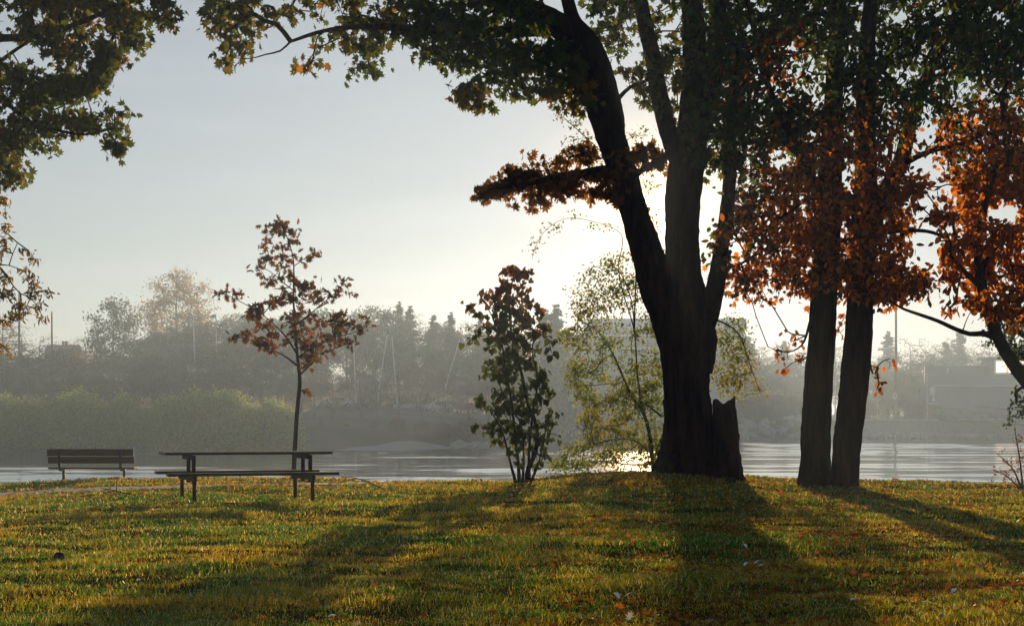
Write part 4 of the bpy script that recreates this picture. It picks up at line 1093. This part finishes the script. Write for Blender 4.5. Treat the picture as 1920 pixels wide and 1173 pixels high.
def pole(name, label, top, bot, D, r_, mat, cat='pole', group=None):
    a = at(top[0], top[1], D); b_ = far_at(bot[0], D)
    if bot[1] is not None: b_ = at(bot[0], bot[1], D); b_[2] = far_z(np.array([b_[0]]), np.array([D]))[0]
    o = empty(name, b_, label, cat, group)
    MB().cyl((0, 0, -.3), Vector(a) - Vector(b_), r_ * 1.2, r_ * .8).build('shaft', mat, o)
    return o, Vector(a) - Vector(b_)
pole('utility_pole', 'dark tall pole seen through the leaf sprays at far left', (36, 545), (36, None), 215, .16, M['bark_far'])
pole('utility_pole', 'thin brown pole beside the small house at far left', (97, 584), (98, None), 228, .13, M['bark_far'])
pole('mast', 'white leaning mast, left one of a pair above the trees', (725, 629), (705, None), 226, .11, M['white'], 'mast')
pole('mast', 'white leaning mast, right one of a pair above the trees', (735, 631), (746, None), 226, .11, M['white'], 'mast')
pole('mast', 'faint white leaning mast just left of the broad-leaved shrub', (862, 636), (820, None), 226, .09, M['white'], 'mast')
pole('mast', 'short white pole standing below the golden tree', (362, 588), (368, None), 236, .11, M['white'], 'mast')
pole('mast', 'faint white pole just right of the oak sapling', (663, 645), (668, None), 226, .08, M['white'], 'mast')
o, tp = pole('street_lamp', 'street lamp with a white bulbous head above the hill trees', (405, 588), (407, None), 240, .07, M['white'], 'street lamp')
mb = MB(); mb.beam(tp + Vector((0, 0, -.9)), tp + Vector((-.2, 0, -.2)), .08)
mb.build('bracket', M['white'], o)
mb = MB(); mb.cyl(tp + Vector((-.05, 0, -.25)), tp + Vector((-.55, 0, -.45)), .22, .3, 12); mb.cyl(tp + Vector((-.55, 0, -.45)), tp + Vector((-.98, 0, -.4)), .3, .1, 12)
mb.build('lamp_head', M['white'], o, smooth=True)
o, tp = pole('flood_light', 'very tall dark lighting pole right of the two trunks with an oval sign', (1680, 574), (1680, None), 292, .24, M['bark_far'], 'lamp post')
MB().box(tp + Vector((-.3, 0, .1)), (1.2, .8, .5)).build('lamp_head', M['white'], o)
c_ = Vector(at(1678, 742, 291.5)) - Vector(o.location)
def oval(c_, rx, rz_, th=.08, n=24): return MB().prism([c_ + Vector((rx * math.cos(2 * math.pi * i_ / n), 0, rz_ * math.sin(2 * math.pi * i_ / n))) for i_ in range(n)], (0, th, 0))
s1 = oval(c_, .44, .7).build('oval_sign', M['white'], o)
mb = MB(); mb.box(c_ + Vector((0, -.03, .12)), (.5, .03, .14)); mb.box(c_ + Vector((0, -.03, -.16)), (.4, .03, .07)); mb.build('sign_print', M['wall_dark'], s1)
o, tp = pole('sign_post', 'slim pale post in front of the boathouse wall carrying a blue and white board', (1738, 698), (1738, None), 291, .07, M['white'], 'sign')
b0_ = Vector(o.location)
c_ = Vector(at(1749, 749, 290.8)) - b0_
MB().box(c_, (1.2, .12, 1.2)).build('board', M['blue'], o)
MB().box(c_ + Vector((.1, -.09, .1)), (.5, .05, .8)).build('board_panel', M['white'], o)
MB().box(Vector(at(1746, 756.5, 290.8)) - b0_, (1.7, .3, .2)).build('board_ledge', M['white'], o)
c_ = Vector(at(1741, 769, 290.8)) - b0_
oval(c_, .3, .3, .06).build('round_sign', M['red'], o)
pole('sign_post', 'short slim post left of the tall lighting pole on the quay', (1645, 746), (1645, None), 292, .07, M['concrete'], 'post')
o, tp = pole('lamp_post', 'whitish pole visible between the two dark trunks', (1566, 640), (1566, None), 296, .12, M['white'], 'lamp post')
MB().box((0, 0, 1), (.9, .9, 1.6)).build('base_box', M['white'], o)
g = Vector(far_at(1677, 292))
o = empty('litter_bin', g, 'small dark kiosk box with pale lid at the foot of the lighting pole', 'bin')
MB().box((0, 0, .8), (1.3, .9, 1.5)).build('body', M['wall_dark'], o, .04); MB().box((0, 0, 1.75), (2.2, 1.1, .3)).build('lid', M['white'], o, .03)

# parked cars behind the bare trees
def car(px, D, rz, mat, label):
    g = Vector(far_at(px, D)); o = empty('parked_car', g, label, 'car', 'cars parked on the far bank', rz)
    prof = [(-2.1, .45), (-2.15, .8), (-1.9, 1.0), (-1.35, 1.08), (-.75, 1.48), (.65, 1.5), (1.15, 1.08), (1.95, .95), (2.15, .7), (2.1, .42)]
    MB().prism([(x, -.85, z) for x, z in prof], (0, 1.7, 0)).build('body', mat, o, .06)
    gl = [(-1.15, 1.1), (-.7, 1.42), (.6, 1.43), (1.0, 1.1)]
    mb = MB()
    for s_ in (-1, 1): mb.prism([(x, s_ * .857, z) for x, z in gl], (0, s_ * .006, 0))
    mb.build('side_windows', M['glass'], o)
    for x in (-1.35, 1.35):
        for s_ in (-1, 1):
            wh = MB().cyl((x, s_ * .74, .33), (x, s_ * .9, .33), .33, .33, 16).build('wheel', M['rubber'], o)
            MB().cyl((x, s_ * .89, .33), (x, s_ * .91, .33), .18, .18, 12).build('rim', M['car_silver'], wh)
for i_, (px, rz, mt, cl) in enumerate([(632, .3, 'car_white', 'white'), (690, 1.2, 'car_dark', 'dark'), (765, .1, 'car_silver', 'silver'), (822, .5, 'car_white', 'white'), (872, 1.4, 'car_red', 'red')]):
    car(px, 222, rz, M[mt], f'{["leftmost parked car, white", "dark car parked second from left", "silver car parked in the middle of the row", "white car fourth along the row", "red car at the right end of the row"][i_]}, behind bare trees')

# boulders
def boulder(sd):
    import bmesh
    bm = bmesh.new(); bmesh.ops.create_icosphere(bm, subdivisions=2, radius=.5)
    pr = np.random.default_rng(sd); axes = pr.normal(size=(7, 3)); axes /= np.linalg.norm(axes, axis=1, keepdims=True); lim = pr.uniform(.26, .42, 7)
    for v in bm.verts:
        for a, l_ in zip(axes, lim):
            d = v.co.dot(Vector(a))
            if d > l_: v.co -= Vector(a) * (d - l_)
        v.co += Vector(pr.normal(size=3) * .012)
        v.co.z *= .8
    me = bpy.data.meshes.new('boulder'); bm.to_mesh(me); bm.free(); me.materials.append(M['rock']); return me
BM = [boulder(k) for k in range(6)]
def rocks(n, p0, p1, d0, d1, s0, s1, lab, grp):
    for k in range(n):
        px = random.uniform(p0, p1); D = float(shore_d(px)) + random.uniform(d0, d1)
        p_ = far_at(px, D); s_ = random.uniform(s0, s1)
        o = bpy.data.objects.new('boulder', BM[k % 6]); COL.objects.link(o)
        o.location = (p_[0], p_[1], p_[2] + s_ * .12); o.rotation_euler = (J(.5), J(.5), random.uniform(0, 6.3)); o.scale = (s_ * random.uniform(.9, 1.5), s_, s_)
        tag(o, lab, 'boulder', grp)
rocks(34, 845, 938, -.3, 3.6, .7, 1.5, 'grey boulder on the small rocky point left of the shrub', 'boulders on the rocky point')
rocks(165, 1030, 1510, -.3, 9, 1.0, 2.2, 'grey boulder in the long rock bank behind the big trees', 'boulders of the rock bank')
def quayrocks():
    for k in range(70):
        px = 1605 + k * 5.6 + J(4); D = 286 - random.uniform(.3, 2.6); s_ = random.uniform(.8, 1.9)
        o = bpy.data.objects.new('boulder', BM[k % 6]); COL.objects.link(o)
        o.location = ((px - 960) / F * D, D, WATER + .1 + (D - 283) * .25); o.rotation_euler = (J(.5), J(.5), random.uniform(0, 6.3)); o.scale = (s_ * 1.3, s_, s_)
        tag(o, 'grey boulder along the foot of the quay wall', 'boulder', 'boulders below the quay')
quayrocks()

# ------------------------------------------------------------------ grass, litter and small things on the lawn
n = 800000
u = rng.uniform(0, 1, n)
y0, y1, pw = 8.0, 36.5, -1.15
a_ = pw + 1
Y = (y0 ** a_ + u * (y1 ** a_ - y0 ** a_)) ** (1 / a_)
X = rng.uniform(-1, 1, n) * (.35 * Y + 3.6)
onp = (np.abs(Y - path_y(X)) < np.interp(X, [-9, -6.5, -4.5, -2.6], [1.1, .9, .6, .45])) & (X < -2.7)
keep = ~onp & (rng.uniform(0, 1, n) < .25 + 1.1 * vnoise(X * 3, Y * 3, 31))
X, Y = X[keep], Y[keep]; n = len(X)
Z = ground_z(X, Y)
tuft = vnoise(X * 1.7, Y * 1.7, 32)
h = (.016 + .030 * tuft ** 1.5) * rng.uniform(.5, 1.5, n) * (1 + .018 * (Y - 9))
wd = .0032 * (1 + .14 * (Y - 9)) * rng.uniform(.7, 1.3, n)
az = rng.uniform(0, 2 * np.pi, n); ln_ = rng.uniform(.15, 1.0, n) * h; la = rng.uniform(0, 2 * np.pi, n)
dx, dy = np.cos(az) * wd, np.sin(az) * wd
V = np.empty((n, 3, 3), np.float32)
V[:, 0] = np.stack([X - dx, Y - dy, Z - .004], 1); V[:, 1] = np.stack([X + dx, Y + dy, Z - .004], 1)
V[:, 2] = np.stack([X + np.cos(la) * ln_, Y + np.sin(la) * ln_, Z + h], 1)
c0 = np.array((.055, .21, .004)); c1 = np.array((.62, .38, .005)); c2 = np.array((.10, .11, .02))
mixu = np.clip(.36 + (vnoise(X * .5, Y * .9, 33) - .5) * .7 + (vnoise(X * 2.5, Y * 2.5, 36) - .5) * .7 + rng.normal(size=n) * .3, 0, 1)[:, None] ** 1.25
tint = (c0 * (1 - mixu) + c1 * mixu) * rng.uniform(.45, 1.4, (n, 1))
straw = rng.uniform(0, 1, n) < .08
tint[straw] = np.array((.95, .72, .2))
tag(link('grass', npmesh('grass', V.reshape(-1, 3), np.arange(n * 3).reshape(-1, 3), M['grass'], np.repeat(tint, 3, 0))), 'short dewy grass covering the lawn', 'grass', kind='stuff')

# dew on the blades
k = rng.choice(n, 40000, replace=False)
tet = np.array([(1, 1, 1), (1, -1, -1), (-1, 1, -1), (-1, -1, 1)], float) / 1.7
rd = (.0027 * (1 + .05 * (Y[k] - 9)))[:, None, None]
ctr = np.stack([X[k], Y[k], Z[k] + h[k] * .9], 1)
oc = np.array([(1, 0, 0), (-1, 0, 0), (0, 1, 0), (0, -1, 0), (0, 0, 1), (0, 0, -1)], float)
ot = np.array([(0, 2, 4), (2, 1, 4), (1, 3, 4), (3, 0, 4), (2, 0, 5), (1, 2, 5), (3, 1, 5), (0, 3, 5)])
V = ctr[:, None, :] + oc[None] * rd
T = (ot[None] + (np.arange(len(k)) * 6)[:, None, None]).reshape(-1, 3)
m, t, o = newmat('dew')
d = t.nodes.new('ShaderNodeBsdfTranslucent'); d.inputs[0].default_value = (1, 1, 1, 1)
gl_ = t.nodes.new('ShaderNodeBsdfGlossy'); gl_.inputs['Roughness'].default_value = .86
mx_ = t.nodes.new('ShaderNodeMixShader'); mx_.inputs[0].default_value = .5
t.links.new(d.outputs[0], mx_.inputs[1]); t.links.new(gl_.outputs[0], mx_.inputs[2]); t.links.new(mx_.outputs[0], o.inputs[0])
tag(link('dew', npmesh('dew', V.reshape(-1, 3), T, m, smooth=True)), 'dew drops sparkling on the grass blades', 'dew', kind='stuff')

# fallen leaves
n = 44000
u = rng.uniform(0, 1, n); Y = (8.2 ** -.2 + u * (35.5 ** -.2 - 8.2 ** -.2)) ** -5
X = rng.uniform(-1, 1, n) * (.34 * Y + 2.5)
pxl = 960 + X / Y * F
dens = .05 + .45 * sstep(900, 1250, pxl) + .5 * sstep(20, 30, Y) + .8 * sstep(22, 30, Y) * sstep(1050, 1450, pxl)
keep = rng.uniform(0, 1, n) < dens * (0.1 + 2.2 * (vnoise(X * .9, Y * .9, 44) * .6 + vnoise(X * 3, Y * 3, 45) * .4) ** 2.2)
X, Y = X[keep], Y[keep]; n = len(X); Z = ground_z(X, Y) + rng.uniform(.012, .045, n)
P = np.stack([X, Y, Z], 1)
st = [(.05, .03, .01), (.12, .05, .01), (.26, .09, .01), (.45, .15, .01), (.08, .05, .02)]
cols = palette(n, P, st, 3, 5, .35)
pale = rng.uniform(0, 1, n) < .01
cols[pale] = (.35, .35, .36)
d = rng.normal(size=(n, 3)); d[:, 2] *= .3; d /= np.linalg.norm(d, axis=1, keepdims=True)
nn = np.array((0, 0, 1.)) + rng.normal(size=(n, 3)) * .35; nn -= (nn * d).sum(1, keepdims=True) * d; nn /= np.linalg.norm(nn, axis=1, keepdims=True)
sx = np.cross(d, nn); s_ = rng.uniform(.035, .075, (n, 1, 1)) * (1 + .02 * (Y[:, None, None] - 9)); tv, tt = LEAF['oak']; tvm, _ = LEAF['oak']
V = P[:, None] + s_ * (sx[:, None] * tv[None, :, :1] + d[:, None] * (tv[None, :, 1:2] - .4) + nn[:, None] * tv[None, :, 2:] * -1.2)
T = (tt[None] + (np.arange(n) * len(tv))[:, None, None]).reshape(-1, 3)
tag(link('fallen_leaves', npmesh('fallen_leaves', V.reshape(-1, 3), T, M['leaf'], np.repeat(cols, len(tv), 0))), 'brown and orange leaves fallen across the lawn', 'leaves', kind='stuff')

def on_lawn(px, py):
    Yd = CH * F / (py - HY)
    for _ in range(8):
        x = (px - 960) / F * Yd; Yd = (CH - float(ground_z(np.array([x]), np.array([Yd]))[0])) * F / (py - HY)
    return np.array(((px - 960) / F * Yd, Yd, float(ground_z(np.array([(px - 960) / F * Yd]), np.array([Yd]))[0])))
FE = [(1395, 1068, 'left of the close cluster of pale feathers in shade'), (1413, 1064, 'tallest in the close cluster of pale feathers'), (1440, 1066, 'right of the close cluster of pale feathers'), (1410, 1084, 'just below the close cluster of pale feathers'), (1843, 1068, 'lying alone in the shade at right'),
      (1400, 1032, 'above the cluster in the dark trunk shade'), (1162, 1130, 'left one of two near the bottom centre'), (1170, 1128, 'right one of two near the bottom centre'), (1612, 1134, 'on the lit grass right of the trunk shadow'), (1786, 1122, 'small one on the golden grass at right'),
      (1762, 1170, 'at the bottom edge right of centre'), (640, 1170, 'at the bottom edge left of centre'), (911, 944, 'pale oval one left of the shrub shadow'), (1002, 978, 'thin one just below the shrub shadow')]
for px, py, lb in FE:
    p_ = on_lawn(px, py)
    a = random.uniform(0, 6.28); mb = MB(); n_ = 7; Lf = random.uniform(.06, .1)
    up, dn = [], []
    for i_ in range(n_):
        t_ = i_ / (n_ - 1); wv = .016 * math.sin(math.pi * min(1, t_ * 1.05 + .02)) ** .7 + .0015; zc_ = .03 + .03 * math.sin(t_ * 2.4)
        up.append((t_ * Lf * math.cos(a) - wv * math.sin(a), t_ * Lf * math.sin(a) + wv * math.cos(a), zc_)); dn.append((t_ * Lf * math.cos(a) + wv * math.sin(a), t_ * Lf * math.sin(a) - wv * math.cos(a), zc_ + .004))
    for i_ in range(n_ - 1): mb.poly([up[i_], up[i_ + 1], dn[i_ + 1], dn[i_]])
    o = mb.build('feather', M['white']); o.location = tuple(p_); tag(o, 'small pale feather ' + lb, 'feather', 'pale feathers on the lawn')

def stick(label, strands, Yd):
    a = at(*strands[0][0][:2], Yd); root_ = bpy.data.objects.new('fallen_branch', None)
    paths = []
    for st_ in strands:
        pts = [at(q[0], q[1], Yd - (q[2] if len(q) > 2 else 0)) for q in st_]
        paths.append(resample(pts, np.linspace(.013, .005, len(pts)) * (1 if st_ is strands[0] else .6), .06))
    V, T = tubes(paths, 6)
    o = link('fallen_branch', npmesh('fallen_branch', V - a, T, M['bark_dark'], smooth=True)); o.location = tuple(a)
    tag(o, label, 'branch'); return o
stick('arched bare twig lying on the grass edge beside the picnic table', [[(722, 917), (700, 908), (680, 899), (662, 895), (640, 894)], [(668, 896), (655, 899), (636, 906)], [(650, 894), (648, 900)]], 29.5)
stick('bare twig on the lawn just left of the picnic table', [[(270, 933), (250, 927), (225, 922), (205, 917), (190, 915)], [(219, 921), (218, 905), (221, 892)], [(215, 920), (195, 925), (182, 932)]], 25.5)
for (px, py, r_, lb) in ((1370, 908, .09, 'dark clod of earth at the foot of the broken stem'), (111, 1050, .045, 'dark lump of earth on the lit lawn at lower left')):
    p_ = on_lawn(px, py); o = bpy.data.objects.new('earth_clod', BM[2].copy()); o.data.materials.clear(); o.data.materials.append(M['soil'])
    COL.objects.link(o); o.location = tuple(p_ + np.array((0, 0, r_ * .6))); o.scale = (r_ * 2.2,) * 3; tag(o, lb, 'earth clod')

# ------------------------------------------------------------------ haze
def zbox(x0, x1, y0, y1, z0, z1):
    return MB().box(((x0 + x1) / 2, (y0 + y1) / 2, (z0 + z1) / 2), (x1 - x0, y1 - y0, z1 - z0))
HZ = zbox(-905, 905, -65, 862, -4.7, 29).build('haze', M['white'])
tag(HZ, 'pale morning mist hanging over the river', 'haze', kind='stuff')
m = bpy.data.materials.new('haze'); m.use_nodes = True; t = m.node_tree; t.nodes.clear()
o = t.nodes.new('ShaderNodeOutputMaterial'); v = t.nodes.new('ShaderNodeVolumePrincipled')
v.inputs['Color'].default_value = (.50, .71, 1, 1)
v.inputs['Density'].default_value = .0014
v.inputs['Anisotropy'].default_value = .35
t.links.new(v.outputs[0], o.inputs['Volume'])
HZ.data.materials.clear(); HZ.data.materials.append(m)
